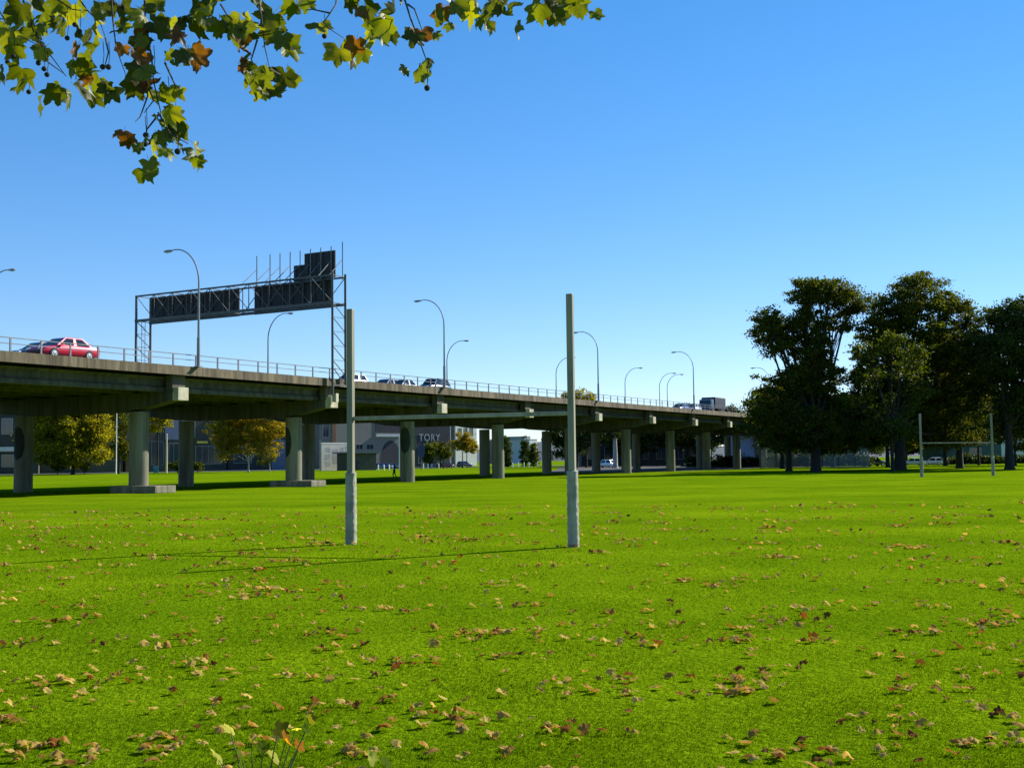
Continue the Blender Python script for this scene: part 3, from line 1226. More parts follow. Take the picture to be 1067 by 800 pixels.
# 9 teal shed under the right trees, pale roofed houses
f = Facade("teal_shed", "long low teal shed behind the far goal posts", "shed", 986, 1044, 463, 226, 230, 8, mat("dark_teal_boards", (0.015, 0.06, 0.06), 0.7, var=0.2, scale=1))
f.door(2, 3.4, 2.1, M_CHAR)
f.wpx(1010, 467, 1022, 473, bars=1)
M_LIL = mat("lilac_roof_sheet", (0.30, 0.30, 0.42), 0.5, var=0.1)
f = Facade("house", "house with a pale lilac roof glimpsed through the right trees", "house", 1028, 1075, 447, 262, 266, 12, M_PALEW, roofm=M_LIL, over=1.2)
f.wpx(1034, 456, 1042, 466)
f.wpx(1052, 456, 1060, 466)
f = Facade("apartment_block", "taller pale block glimpsed high between the right trees", "building", 1030, 1085, 408, 330, 336, 14, M_BBLU, roofm=M_LIL)
for k in range(3):
    f.wpx(1034 + k * 14, 415, 1042 + k * 14, 428)
    f.wpx(1034 + k * 14, 434, 1042 + k * 14, 446)

# mural wall and lean-to shed
M_MUR = mat("pale_mural_wall", (0.40, 0.39, 0.34), 0.85, var=0.12, scale=1)
M_MUR2 = mat("mural_grey_paint", (0.25, 0.26, 0.26), 0.85, var=0.2, scale=1)
f = Facade("painted_wall", "pale wall with grey painted block shapes left of the dark shed", "wall", 335, 364, 462.5, 262, 268, 0.5, M_MUR, roofm=M_PALEW, over=0.05)
for (a, c, e, g_) in ((339, 466, 344, 471), (338.5, 473, 343.5, 479), (339, 481, 344, 486), (346, 468, 352, 483), (354, 466, 358, 473), (354.5, 476, 360, 484), (359.5, 465, 362.5, 474)):
    f.spx("painted_shape", M_MUR2, a, c, e, g_, 0.012)
f = Facade("lean_to_shed", "dark flat roofed shed beside the pale painted wall", "shed", 364, 392, 472, 258, 262, 6, mat("dark_olive_boards", (0.06, 0.06, 0.045), 0.8, var=0.2, scale=1.5), over=0.7)
f.door(1.2, 2.4, 2.1, M_CHAR)

# white pale building glimpsed + tower
f = Facade("pale_building", "pale building glimpsed between the charcoal building and the thick column", "building", 475, 497, 442, 420, 428, 14, M_PALEW)
for k in range(3):
    f.wpx(477.5 + k * 6, 446, 481 + k * 6, 454)
    f.wpx(477.5 + k * 6, 460, 481 + k * 6, 468)

# far hill and city blocks in the gap
M_HILL = mat("far_hill_cover", (0.045, 0.065, 0.075), 0.95, var=0.3, scale=0.02)
hb = MB()
ridge = []
NR = 90
for j, (Y, hf) in enumerate(((1300, 0.0), (1420, 0.75), (1600, 1.0), (1850, 0.6), (2100, 0))):
    row = []
    for i in range(NR):
        x = -1400 + 2800 * i / (NR - 1)
        h = 17 + 5 * math.sin(i * 0.31) + 4 * math.sin(i * 0.83 + 1) + 2 * random.random()
        row.append((x, Y, hf * h - (0.5 if hf == 0 else 0)))
    ridge.append(row)
hb.loft(ridge, cap=False, closed=False)
tag(hb.build("hills", M_HILL), "low blue green hills beyond the city", "hills", kind="structure")
M_FARB = mat("far_city_render", (0.22, 0.26, 0.33), 0.85, var=0.15, scale=0.1)
M_FARB2 = mat("far_city_pale", (0.40, 0.42, 0.46), 0.85, var=0.15, scale=0.1)
M_FARB3 = mat("far_city_brown", (0.20, 0.16, 0.15), 0.85, var=0.15, scale=0.1)
far_b = [(522, 534, 459, 760, M_FARB3, "far brown city block at the left of the bright gap"), (531, 543, 461, 640, M_FARB3, "far broad brown block low in the bright gap"),
         (547, 553, 455, 700, M_FARB, "far narrow blue grey tower in the bright gap"), (552, 560, 458, 620, M_FARB2, "far pale blue block at the right of the bright gap"),
         (536, 541, 457.5, 820, M_FARB2, "farthest small pale block in the bright gap")]
for a, c, t_, Y, m, lb in far_b:
    f = Facade("city_block", lb, "building", a, c, t_, Y, Y + 6, 20, m)
    for r_ in range(2):
        f.slab("window_band", M_WIN, 1, f.L - 1, f.H * (0.45 + 0.25 * r_), f.H * (0.45 + 0.25 * r_) + 1.6, 0.06)

# ------------------------------------------------------------------ street furniture
def pole(name, label, cat, px, Y, py_top, r, m):
    x = gx(px, Y)
    zt = at(px, py_top, Y).z
    b = MB((x, Y, 0))
    b.tube([(x, Y, 0), (x, Y, zt * 0.4), (x, Y, zt)], [r, r * 0.9, r * 0.65], 8)
    b.ball((x, Y, zt), r, 8, 5)
    return tag(b.build(name, m), label, cat)


pole("light_pole", "thin pale pole right of the yellow green tree", "pole", 121, 238, 424, 0.14, M_WHITE)
pole("marker_post", "short cream post in front of the shop row", "post", 173.5, 243, 453, 0.22, mat("cream_paint", (0.6, 0.52, 0.3), 0.7))
pole("light_pole", "thin grey pole between the charcoal building and the pale building", "pole", 486.5, 300, 440, 0.12, M_STEEL)
pole("light_pole", "white pole just left of the fourth column", "pole", 416.5, 250, 455, 0.2, M_WHITE)
pole("light_pole", "short grey pole by the green shrubs", "pole", 453, 296, 468, 0.1, M_STEEL)
pole("light_pole", "distant pale pole in front of the pale building", "pole", 469.5, 330, 441, 0.12, M_PALEW)

x, Y = gx(162.5, 240), 240
bn = thing("wheelie_bin", "teal wheelie bin at the field edge near the cream post", "bin", (x, Y, 0), 0.3)
b = MB()
b.loft([[(-0.42, -0.4, 0.12), (0.42, -0.4, 0.12), (0.42, 0.4, 0.12), (-0.42, 0.4, 0.12)], [(-0.52, -0.5, 1.35), (0.52, -0.5, 1.35), (0.52, 0.5, 1.35), (-0.52, 0.5, 1.35)]], smooth=False)
b.build("bin_body", M_TEAL, bn, bevel=0.04)
b = MB()
b.loft([[(-0.56, -0.56, 1.36), (0.56, -0.56, 1.36), (0.56, 0.54, 1.36), (-0.56, 0.54, 1.36)], [(-0.46, -0.46, 1.5), (0.46, -0.46, 1.5), (0.46, 0.46, 1.5), (-0.46, 0.46, 1.5)]], smooth=False)
b.build("lid", M_TEAL, bn)
for s in (-1, 1):
    b = MB()
    b.tube([(s * 0.40, 0.42, 0.16), (s * 0.50, 0.42, 0.16)], 0.16, 12)
    b.build("wheel", M_TYRE, bn)

# blue oval sign
x, Y = gx(439, 262), 262
sg = thing("oval_sign", "dark blue upright oval sign on a post right of the fourth column", "sign", (x, Y, 0), 0.1)
zc = at(439, 470, Y).z
b = MB()
b.tube([(0, 0.1, 0), (0, 0.1, zc)], 0.09, 8)
b.build("post", M_STEEL, sg)
b = MB()
n = 24
b.loft([[(0.82 * math.cos(2 * PI * k / n), y, zc + 1.75 * math.sin(2 * PI * k / n)) for k in range(n)] for y in (-0.08, 0.03)], smooth=False)
b.build("sign_board", mat("navy_sign_paint", (0.015, 0.025, 0.10), 0.4), sg)

# bollards
M_BOL = mat("bollard_white", (0.72, 0.71, 0.66), 0.6)
M_BOLR = mat("bollard_red", (0.4, 0.10, 0.08), 0.6)


def bollard_mesh(m):
    b = MB()
    b.tube([(0, 0, 0), (0, 0, 1.15), (0, 0, 1.24), (0, 0, 1.27)], [0.17, 0.16, 0.12, 0.03], 10)
    return b.mesh("bollard", m)


bm_w, bm_r = bollard_mesh(M_BOL), bollard_mesh(M_BOLR)
for i, (px, Y) in enumerate([(394, 250), (400, 252), (405.5, 254), (410, 256)]):
    tag(link("bollard", bm_w, None, (gx(px, Y), Y, 0)), "white bollard in the short row in front of the blue parked cars", "bollard", "white bollards by the blue cars")
for i, (px, Y) in enumerate([(441, 286), (446, 288), (450, 290), (457, 296), (540, 300), (546, 303), (551, 306), (534, 298), (560, 306)]):
    tag(link("bollard", bm_w, None, (gx(px, Y), Y, 0)), "white bollard before the shrubs and dark parked cars" if px < 500 else "white bollard along the sunlit grass in the bright gap", "bollard",
        "white bollards by the dark cars" if px < 500 else "white bollards in the bright gap")
for px, Y in [(462, 292), (466, 293), (471, 294)]:
    tag(link("bollard", bm_r, None, (gx(px, Y), Y, 0)), "red bollard in front of the charcoal parked car", "bollard", "red bollards")

# dirt mounds
M_DIRT = mat("sandy_dirt", (0.40, 0.31, 0.17), 0.95, var=0.2, scale=0.6, bump=0.5)
M_DIRT2 = mat("brown_dirt", (0.20, 0.13, 0.08), 0.95, var=0.25, scale=0.6, bump=0.5)


def mound(px0, px1, py_top, Y, ry, m, label, seed):
    rr = random.Random(seed)
    x0, x1 = gx(px0, Y), gx(px1, Y)
    cx, rx = (x0 + x1) / 2, (x1 - x0) / 2
    h = at((px0 + px1) / 2, py_top, Y).z
    b = MB((cx, Y, 0))
    rings = []
    n = 26
    ph = [rr.random() * 6 for _ in range(4)]
    for k in range(8):
        f_ = 1 - k / 8
        z = h * (1 - f_ ** 1.5)
        rings.append([(cx + rx * f_ * math.cos(a) * (1 + 0.13 * math.sin(3 * a + ph[0]) + 0.07 * rr.random()), Y + ry * f_ * math.sin(a) * (1 + 0.13 * math.sin(2 * a + ph[1])), z + 0.12 * h * (rr.random() - 0.5) * (k > 0) + (-.02 if k == 0 else 0)) for a in [2 * PI * i / n for i in range(n)]])
    b.loft(rings)
    return tag(b.build("dirt_mound", m), label, "dirt mound")


mound(710, 736, 476.5, 262, 4, M_DIRT, "pale sandy dirt mound in sunlight beneath the far viaduct", 3)
mound(802, 834, 478, 215, 4, M_DIRT2, "low brown dirt mound in front of the mesh fence", 5)
b = MB()
b.poly([(gx(572, 172), 172, 0.006), (gx(618, 160), 160, 0.006), (gx(690, 166), 166, 0.006), (gx(760, 185), 185, 0.006), (gx(800, 212), 212, 0.006), (gx(806, 300), 300, 0.006), (gx(640, 318), 318, 0.006), (gx(585, 300), 300, 0.006)])
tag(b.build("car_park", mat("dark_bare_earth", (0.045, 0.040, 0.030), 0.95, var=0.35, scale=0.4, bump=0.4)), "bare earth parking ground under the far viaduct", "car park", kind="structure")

# mesh fence
M_MESHF = bpy.data.materials.new("chain_link_mesh")
M_MESHF.use_nodes = True
_n, _l = M_MESHF.node_tree.nodes, M_MESHF.node_tree.links
_t = _n.new("ShaderNodeBsdfTransparent")
_m = _n.new("ShaderNodeMixShader")
_m.inputs[0].default_value = 0.38
_n["Principled BSDF"].inputs["Base Color"].default_value = (0.22, 0.27, 0.30, 1)
_l.new(_t.outputs[0], _m.inputs[1])
_l.new(_n["Principled BSDF"].outputs[0], _m.inputs[2])
_l.new(_m.outputs[0], _n["Material Output"].inputs[0])
fa, fb = Vector((gx(793, 196), 196, 0)), Vector((gx(906, 182), 182, 0))
fn = thing("mesh_fence", "tall grey blue chain link fence below the big trees", "fence", (fa + fb) / 2)
fd = (fb - fa)
fl = fd.length
fd.normalize()
b = MB(fn.location)
fnrm = Vector((-fd.y, fd.x, 0))
b.box((fa + fb) / 2 + Vector((0, 0, 1.85)), (fl / 2, 0.01, 1.75), fd, fnrm)
b.build("mesh_panel", M_MESHF, fn)
b = MB(fn.location)
for z in (0.12, 3.62):
    b.tube([fa + Vector((0, 0, z)) - fnrm * 0.06, fb + Vector((0, 0, z)) - fnrm * 0.06], 0.04, 6)
b.build("rail", M_STEEL, fn)
k = 0
while k * 2.9 <= fl:
    b = MB(fn.location)
    p = fa + fd * (k * 2.9) - fnrm * 0.06
    b.tube([p, p + Vector((0, 0, 3.7))], 0.055, 6)
    b.build("post", M_STEEL, fn)
    k += 1

# ------------------------------------------------------------------ person
def person(px, py, H, label, face=0.0):
    d = ray(px, py)
    P = EYE + d * (-HC / d.z)
    s = H / 1.72
    J = {"pel": (0, 0, .95), "waist": (0, .01, 1.10), "chest": (0, 0, 1.30), "neck": (0, .02, 1.47), "head": (0, .05, 1.56), "top": (0, .05, 1.66),
         "hl": (.10, 0, .90), "kl": (.12, .14, .50), "al": (.11, .10, .08), "tl": (.12, .28, .03),
         "hr": (-.10, 0, .90), "kr": (-.11, -.03, .48), "ar": (-.10, -.26, .12), "tr": (-.10, -.12, .03),
         "sl": (.19, 0, 1.41), "el": (.25, -.10, 1.15), "wl": (.26, -.02, .90), "fl": (.25, .03, .80),
         "sr": (-.19, 0, 1.41), "er": (-.25, .03, 1.14), "wr": (-.24, .17, .93), "fr": (-.23, .24, .85)}
    Rr = {"pel": .15, "waist": .13, "chest": .155, "neck": .06, "head": .095, "top": .08, "hl": .10, "kl": .065, "al": .045, "tl": .035, "hr": .10, "kr": .065, "ar": .045, "tr": .035,
          "sl": .07, "el": .05, "wl": .036, "fl": .03, "sr": .07, "er": .05, "wr": .036, "fr": .03}
    E_ = [("pel", "waist"), ("waist", "chest"), ("chest", "neck"), ("neck", "head"), ("head", "top"), ("pel", "hl"), ("hl", "kl"), ("kl", "al"), ("al", "tl"), ("pel", "hr"), ("hr", "kr"), ("kr", "ar"), ("ar", "tr"),
          ("chest", "sl"), ("sl", "el"), ("el", "wl"), ("wl", "fl"), ("chest", "sr"), ("sr", "er"), ("er", "wr"), ("wr", "fr")]
    ks = list(J)
    me = bpy.data.meshes.new("person")
    me.from_pydata([tuple(c * s for c in J[k]) for k in ks], [(ks.index(a), ks.index(c)) for a, c in E_], [])
    o = bpy.data.objects.new("person", me)
    COL.objects.link(o)
    md = o.modifiers.new("skin", "SKIN")
    for i, k in enumerate(ks):
        sv = me.skin_vertices[0].data[i]
        sv.radius = (Rr[k] * s, Rr[k] * s * (0.75 if k in ("chest", "waist", "pel") else 1))
        sv.use_root = (k == "pel")
    sb = o.modifiers.new("sub", "SUBSURF")
    sb.levels = sb.render_levels = 2
    bpy.context.view_layer.update()
    dg = bpy.context.evaluated_depsgraph_get()
    me2 = bpy.data.meshes.new_from_object(o.evaluated_get(dg))
    o.modifiers.clear()
    o.data = me2
    me2.materials.clear()
    for m in (mat("dark_trousers", (0.015, 0.016, 0.02), 0.9), mat("dark_jacket", (0.03, 0.032, 0.04), 0.85), mat("skin_tone", (0.35, 0.2, 0.14), 0.6)):
        me2.materials.append(m)
    for p in me2.polygons:
        z = p.center.z / s
        far = abs(p.center.x / s) > 0.2
        p.material_index = 2 if z > 1.46 or (far and z < 0.9) else (1 if z > 0.93 else 0)
        p.use_smooth = True
    o.location = (P.x, P.y, 0)
    o.rotation_euler = (0, 0, face)
    hb_ = MB()
    hb_.ball((0, .035 * s, 1.615 * s), (.105 * s, .112 * s, .10 * s), 12, 8)
    hb_.build("hair", mat("dark_hair", (0.02, 0.015, 0.01), 0.8), o)
    tag(o, label, "person")
    return o


person(411, 498.6, 1.72, "person in dark clothes walking beside the fourth column", 1.9)

# ------------------------------------------------------------------ trees
M_BARK = mat("bark", (0.020, 0.017, 0.013), 0.95, var=0.3, scale=4, bump=0.5, stretch=(1, 1, 0.25))
M_BIRCH = mat("pale_bark", (0.50, 0.47, 0.40), 0.85, col2=(0.22, 0.20, 0.17), scale=3, stretch=(1, 1, 2))
L_DARK = leaf_mat("dark_green_leaf", [(0, (0.020, 0.034, 0.006)), (0.6, (0.036, 0.056, 0.008)), (1, (0.062, 0.082, 0.010))], 0.32, (1.7, 1.7, 0.5))
L_OLIVE = leaf_mat("olive_green_leaf", [(0, (0.028, 0.044, 0.005)), (0.5, (0.052, 0.072, 0.006)), (0.85, (0.095, 0.105, 0.009)), (1, (0.14, 0.09, 0.015))], 0.48, (1.7, 1.6, 0.5))
L_LIME = leaf_mat("bright_green_leaf", [(0, (0.026, 0.042, 0.004)), (0.6, (0.050, 0.070, 0.005)), (1, (0.10, 0.11, 0.008))], 0.4, (1.9, 1.8, 0.4))
L_YEL = leaf_mat("yellow_green_leaf", [(0, (0.10, 0.11, 0.008)), (0.6, (0.20, 0.19, 0.010)), (1, (0.34, 0.28, 0.020))], 0.6, (1.6, 1.5, 0.5))
L_AUT = leaf_mat("autumn_leaf", [(0, (0.15, 0.15, 0.010)), (0.6, (0.24, 0.21, 0.014)), (0.9, (0.28, 0.19, 0.012)), (1, (0.32, 0.12, 0.02))], 0.6, (1.5, 1.3, 0.5))
L_RED = leaf_mat("rusty_leaf", [(0, (0.12, 0.06, 0.02)), (0.6, (0.20, 0.09, 0.025)), (1, (0.26, 0.13, 0.03))], 0.35, (1.4, 1.2, 0.6))


def leaf_quads(centres, size, rng, up=0.25):
    """rhombic leaf faces of random attitude at the given centres"""
    N = len(centres)
    nrm = rng.normal(size=(N, 3))
    nrm[:, 2] += up * 1.5
    nrm /= np.linalg.norm(nrm, axis=1)[:, None]
    a = rng.normal(size=(N, 3))
    a -= nrm * (a * nrm).sum(1)[:, None]
    a /= np.linalg.norm(a, axis=1)[:, None]
    c = np.cross(nrm, a)
    s = (size * (0.6 + 0.8 * rng.random(N)))[:, None]
    P = np.empty((N, 4, 3))
    P[:, 0] = centres - a * s * 0.5
    P[:, 1] = centres + c * s * 0.36 + a * s * 0.05 + nrm * s * 0.08
    P[:, 2] = centres + a * s * 0.6 - nrm * s * 0.08
    P[:, 3] = centres - c * s * 0.36 + a * s * 0.05 + nrm * s * 0.08
    return P.reshape(-1, 3)


def tree(name, label, px, Y, lobes, lmat, bark=M_BARK, r=0.4, leaf=0.32, dens=1.0, seed=1, lean=0.0, fork=0.35, group=None, cl_r=0.9, per=70, shell=0.55, cat="tree", stems=1):
    """lobes: surveyed crown ellipses (px, py, rx, ry, depth offset, fill); each gets its own real depth"""
    rng = np.random.default_rng(seed)
    x = gx(px, Y)
    base = Vector((x, Y, 0))
    t = thing(name, label, cat, base, 0, group)
    pts = []
    L = []
    for (lx, ly, rx, ry, dy, fill) in lobes:
        YY = Y + dy
        c = at(lx, ly, YY)
        L.append((c, rx * YY / F, ry * YY / F, (rx + ry) / 2 * YY / F, fill))
    twigs = MB(base)
    zmin = min(c.z - rz for c, _, rz, _, _ in L)
    top = base + Vector((lean, 0, max(1.2, zmin + fork * 2)))
    cc_all = []
    for (c, rx, rz, ry, fill) in L:
        area = 4 * PI * ((rx * rz) + (rx * ry) + (ry * rz)) / 3
        ncl = max(5, int(area * 0.42 * fill * dens / (cl_r ** 2)))
        u = rng.normal(size=(ncl, 3))
        u /= np.linalg.norm(u, axis=1)[:, None]
        rad = shell + (1 - shell) * rng.random(ncl) ** 0.6
        rad *= 1 + 0.13 * rng.normal(size=ncl)
        rad *= np.where(rng.random(ncl) < 0.14, 1.12 + 0.2 * rng.random(ncl), 1)
        cen = np.array(c) + u * rad[:, None] * np.array([rx, ry, rz])
        cc_all.append((c, cen))
        for q in cen:
            k = int(per * (0.45 + 1.1 * rng.random()))
            cr = cl_r * (0.55 + 0.8 * rng.random())
            off = rng.normal(size=(k, 3)) * np.array([cr, cr, cr * 0.55]) * 0.6
            pts.append(q + off)
    pts = np.concatenate(pts)
    pts[:, 2] = np.maximum(pts[:, 2], 0.3)
    V = leaf_quads(pts - np.array(base), leaf, rng)
    link("crown", np_mesh("crown", V, 4, lmat), t)
    # trunk, limbs, twigs
    tb = MB(base)
    for s_ in range(stems):
        o_ = Vector((0, 0, 0)) if stems == 1 else Vector((0.5 * math.cos(s_ * 2.4), 0.5 * math.sin(s_ * 2.4), 0))
        tp = top + o_ * 2.2
        tb.tube([base + o_ + Vector((0, 0, -0.1)), base + o_ + Vector((0, 0, 0.35)), base + o_ + (tp - base - o_) * 0.5 + Vector((0.12 * r, 0.1, 0)), tp], [r * 1.45, r * 1.05, r * 0.86, r * 0.7], 10)
    tb.build("trunk", bark, t)
    lb = MB(base)
    for c, cen in cc_all:
        mid = top.lerp(c, 0.5) + Vector((rng.normal() * 0.3, rng.normal() * 0.3, -0.04 * (c - top).length))
        lb.tube([top - Vector((0, 0, 0.4)), mid, c], [r * 0.42, r * 0.25, r * 0.10], 7)
        for q in cen[:: max(1, len(cen) // 14)]:
            qv = Vector(q)
            m2 = c.lerp(qv, 0.5) + Vector((0, 0, rng.normal() * 0.2))
            st = mid.lerp(c, 0.3 + 0.7 * rng.random())
            lb.tube([st, m2, qv], [r * 0.11, r * 0.07, r * 0.03], 5, cap=False)
    lb.build("branches", bark, t)
    return t


# big dark trees at the right
tree("broad_leaf_tree", "tall open crowned dark tree, leftmost of the big trees, sky showing between its limbs", 850, 143,
     [(863, 306, 33, 14, 0, 1.0), (840, 303, 22, 14, -1, 0.95), (885, 316, 22, 14, 2, 0.9), (802, 332, 15, 15, -2, 0.8), (800, 348, 17, 15, 1, 0.85), (820, 345, 24, 19, 0, 0.95), (868, 342, 24, 6, 3, 0.6),
      (812, 360, 20, 9, -2, 0.6), (852, 368, 16, 20, 0, 1.0), (846, 395, 32, 22, 1, 1.0), (815, 420, 30, 26, 2, 1.1), (795, 435, 14, 14, 3, 0.9), (852, 430, 32, 26, 4, 1.1), (838, 455, 34, 14, 2, 1.0), (878, 452, 26, 14, 4, 1.0), (835, 328, 14, 10, 0, 0.6), (860, 332, 32, 11, 1, 0.45), (842, 352, 20, 10, 0, 0.8), (820, 458, 22, 10, 0, 0.8), (850, 446, 24, 22, -3, 1.0), (825, 440, 20, 18, -2, 0.9), (838, 376, 16, 18, -1, 1.0), (828, 394, 22, 14, -1, 1.0)],
     L_OLIVE, r=0.62, leaf=0.27, seed=3, fork=1.2, shell=0.35, cl_r=0.72, per=85)
tree("broad_leaf_tree", "great dark tree in the middle of the big trees with a rounded top", 938, 150,
     [(958, 310, 36, 22, 0, 0.95), (930, 328, 28, 22, -2, 1.0), (985, 326, 26, 20, 2, 0.75), (1012, 330, 18, 16, 3, 0.65), (945, 355, 48, 26, 0, 1.15), (912, 342, 16, 12, -3, 0.7), (995, 365, 36, 26, 0, 1.1),
      (918, 398, 34, 34, 2, 1.2), (950, 400, 50, 40, 4, 1.3), (1000, 405, 40, 36, 4, 1.2), (882, 432, 40, 26, 5, 1.2), (900, 452, 34, 14, 6, 1.0), (945, 450, 38, 16, 7, 1.0), (990, 452, 34, 15, 8, 1.0)],
     L_OLIVE, r=0.75, leaf=0.28, seed=8, fork=1.4, shell=0.4, cl_r=0.8, per=85)
tree("broad_leaf_tree", "dark bushy tree cut by the right frame edge, darkest crown of the group", 1052, 146,
     [(1058, 330, 26, 22, 0, 1.0), (1035, 340, 22, 20, 2, 0.8), (1085, 345, 34, 34, 0, 1.0), (1045, 370, 36, 26, -1, 1.15), (1085, 400, 36, 36, 0, 1.1), (1030, 395, 24, 26, 3, 1.0), (1058, 415, 20, 22, 0, 0.9), (1050, 440, 26, 18, 3, 1.0), (1080, 440, 24, 26, 3, 1.0)],
     L_DARK, r=0.55, leaf=0.28, seed=12, fork=1.4, shell=0.4, cl_r=0.8, per=85)
tree("broad_leaf_tree", "lower bright green tree in front of the great dark tree", 930, 137,
     [(904, 366, 15, 8, 0, 0.8), (930, 356, 17, 8, 1, 0.8), (951, 374, 13, 12, 0, 0.75), (962, 398, 10, 16, 1, 0.6), (913, 394, 17, 9, 0, 0.7), (936, 388, 14, 10, 3, 0.6), (934, 424, 20, 14, 2, 0.6), (896, 420, 16, 8, 0, .6), (930, 444, 24, 14, 0, 0.9)],
     L_LIME, r=0.22, leaf=0.30, seed=15, fork=1.0, shell=0.55, cl_r=0.85, per=70)
tree("broad_leaf_tree", "dark spreading tree filling the gap right of the middle tree", 1000, 165,
     [(1000, 380, 38, 30, 0, 1.1), (970, 425, 36, 26, 0, 1.1), (1015, 425, 34, 26, 0, 1.0), (1040, 440, 20, 16, 0, 0.5)],
     L_DARK, r=0.5, leaf=0.36, seed=19, fork=1.0, cl_r=0.95, per=80)
tree("broad_leaf_tree", "low dark tree beside the end of the viaduct railing", 822, 158,
     [(806, 425, 26, 22, 0, 1.1), (836, 420, 30, 28, 2, 1.1), (796, 445, 18, 12, 0, 0.8), (850, 446, 34, 16, 2, 0.9), (830, 462, 30, 10, 2, 1.0), (868, 462, 26, 9, 3, 1.0)],
     L_DARK, r=0.4, leaf=0.34, seed=23, fork=0.8, cl_r=0.9, per=80)
tree("small_tree", "rusty orange leaved tree behind the far goal posts", 1020, 205,
     [(1018, 452, 24, 10, 0, 1.0), (1036, 448, 14, 10, 0, 0.9), (1002, 458, 14, 7, 0, 0.7)], L_RED, r=0.22, leaf=0.3, seed=27, fork=0.3, cl_r=0.7, per=60)
tree("small_tree", "light green tree by the right frame edge behind the far goal", 1058, 190,
     [(1060, 424, 18, 20, 0, 0.8), (1052, 440, 14, 14, 0, 0.7), (1064, 455, 12, 18, 0, 0.7)], L_LIME, r=0.22, leaf=0.3, seed=28, fork=0.3, cl_r=0.7, per=60)
tree("small_tree", "yellowish small tree glimpsed between the trunks of the big trees", 945, 230,
     [(938, 440, 22, 14, 0, 0.9), (962, 446, 18, 12, 0, 0.8), (945, 460, 20, 8, 0, 0.7)], L_YEL, r=0.2, leaf=0.32, seed=29, fork=0.3, cl_r=0.7, per=60)

# trees seen beneath the viaduct
tree("spreading_tree", "broad yellow green tree with foliage almost to the ground, left under the viaduct", 76, 236,
     [(72, 452, 38, 28, 0, 1.3), (50, 448, 22, 22, 2, 1.1), (95, 446, 20, 20, 1, 1.1), (68, 428, 34, 24, 0, 1.1), (78, 472, 32, 12, -1, 1.1), (48, 470, 14, 14, 0, 1.0), (98, 462, 12, 18, -1, 1.0)],
     L_YEL, r=0.4, leaf=0.42, seed=31, fork=0.3, cl_r=1.1, per=90)
tree("small_tree", "dull green tree between the broad yellow tree and the first column", 124, 246,
     [(122, 440, 16, 18, 0, 0.9), (118, 464, 14, 10, 0, 0.9), (130, 468, 10, 10, 0, 0.8), (108, 432, 12, 14, 0, 0.8)], L_OLIVE, r=0.25, leaf=0.36, seed=33, fork=0.3, cl_r=0.9, per=60)
tree("small_tree", "yellow leaved tree top beside the first column, in front of the shop row", 164, 255,
     [(166, 440, 13, 10, 0, 1.0), (158, 430, 12, 10, 0, 0.9)], L_YEL, r=0.2, leaf=0.36, seed=34, fork=0.3, cl_r=0.8, per=60)
tree("autumn_tree", "golden orange autumn tree with a slender pale trunk, between the columns", 259, 243,
     [(258, 446, 34, 14, 0, 0.95), (240, 452, 22, 16, 1, 0.9), (280, 446, 20, 16, 1, 0.95), (262, 430, 32, 14, 0, 0.9), (236, 470, 14, 10, 0, 0.6), (280, 466, 14, 9, 0, 0.6), (255, 464, 18, 10, 0, 0.6)],
     L_AUT, bark=M_BIRCH, r=0.2, leaf=0.34, seed=36, fork=0.1, cl_r=0.9, per=60)
tree("small_tree", "thin half bare shrub tree leaning beside the golden autumn tree", 281, 246,
     [(280, 474, 9, 7, 0, 0.6), (274, 480, 6, 4, 0, 0.6)], L_OLIVE, bark=M_BIRCH, r=0.1, leaf=0.3, seed=37, fork=0.1, cl_r=0.6, per=30)
tree("shrub", "rounded green shrub right of the blue oval sign", 447, 292, [(446, 474, 7, 9, 0, 1.0), (449, 468, 6, 6, 0, 0.9)], L_LIME, r=0.12, leaf=0.34, seed=38, fork=0.1, cl_r=0.7, per=60, cat="shrub")
tree("shrub", "green shrub between the blue oval sign and the dark parked cars", 459, 304, [(458, 468, 8, 8, 0, 1.0), (464, 472, 7, 7, 0, 0.9)], L_OLIVE, r=0.12, leaf=0.34, seed=39, fork=0.1, cl_r=0.7, per=60, cat="shrub")
tree("small_tree", "small russet autumn tree left of the thick fifth column", 482, 296, [(480, 462, 10, 8, 0, 0.9), (489, 464, 9, 8, 0, 0.9), (484, 456, 8, 6, 0, 0.8)], L_AUT, r=0.15, leaf=0.32, seed=40, fork=0.1, cl_r=0.7, per=55)
tree("conifer", "dark narrow evergreen in the bright gap beside the pale block", 547, 318, [(547, 476, 4, 10, 0, 1.0), (547, 465, 3, 8, 0, 1.0)], L_DARK, r=0.15, leaf=0.34, seed=41, fork=0.1, cl_r=0.6, per=60)
tree("conifer", "green evergreen at the right edge of the bright gap", 556, 312, [(556, 477, 4.5, 9, 0, 1.0), (556, 468, 3, 7, 0, 1.0)], L_LIME, r=0.15, leaf=0.34, seed=42, fork=0.1, cl_r=0.6, per=60)
tree("conifer", "dark evergreen just right of the fifth column", 529, 310, [(528, 474, 4, 13, 0, 1.0), (527, 462, 3, 8, 0, 1.0)], L_DARK, r=0.15, leaf=0.34, seed=43, fork=0.1, cl_r=0.6, per=60)
tree("small_tree", "dark tree in the shade beneath the viaduct right of the tall goal post", 611, 262, [(610, 448, 14, 16, 0, 1.0), (622, 446, 12, 12, 0, 0.9), (604, 466, 6, 10, 0, 0.8)], L_DARK, r=0.3, leaf=0.36, seed=44, fork=0.3, cl_r=0.9, per=60)
tree("pale_trunk_tree", "tree with a thick pale sunlit trunk under the far viaduct", 641, 240, [(640, 448, 11, 9, 0, 0.8), (632, 452, 9, 6, 0, 0.7)], L_DARK, bark=M_BIRCH, r=0.55, leaf=0.36, seed=45, fork=0.4, cl_r=0.8, per=40)
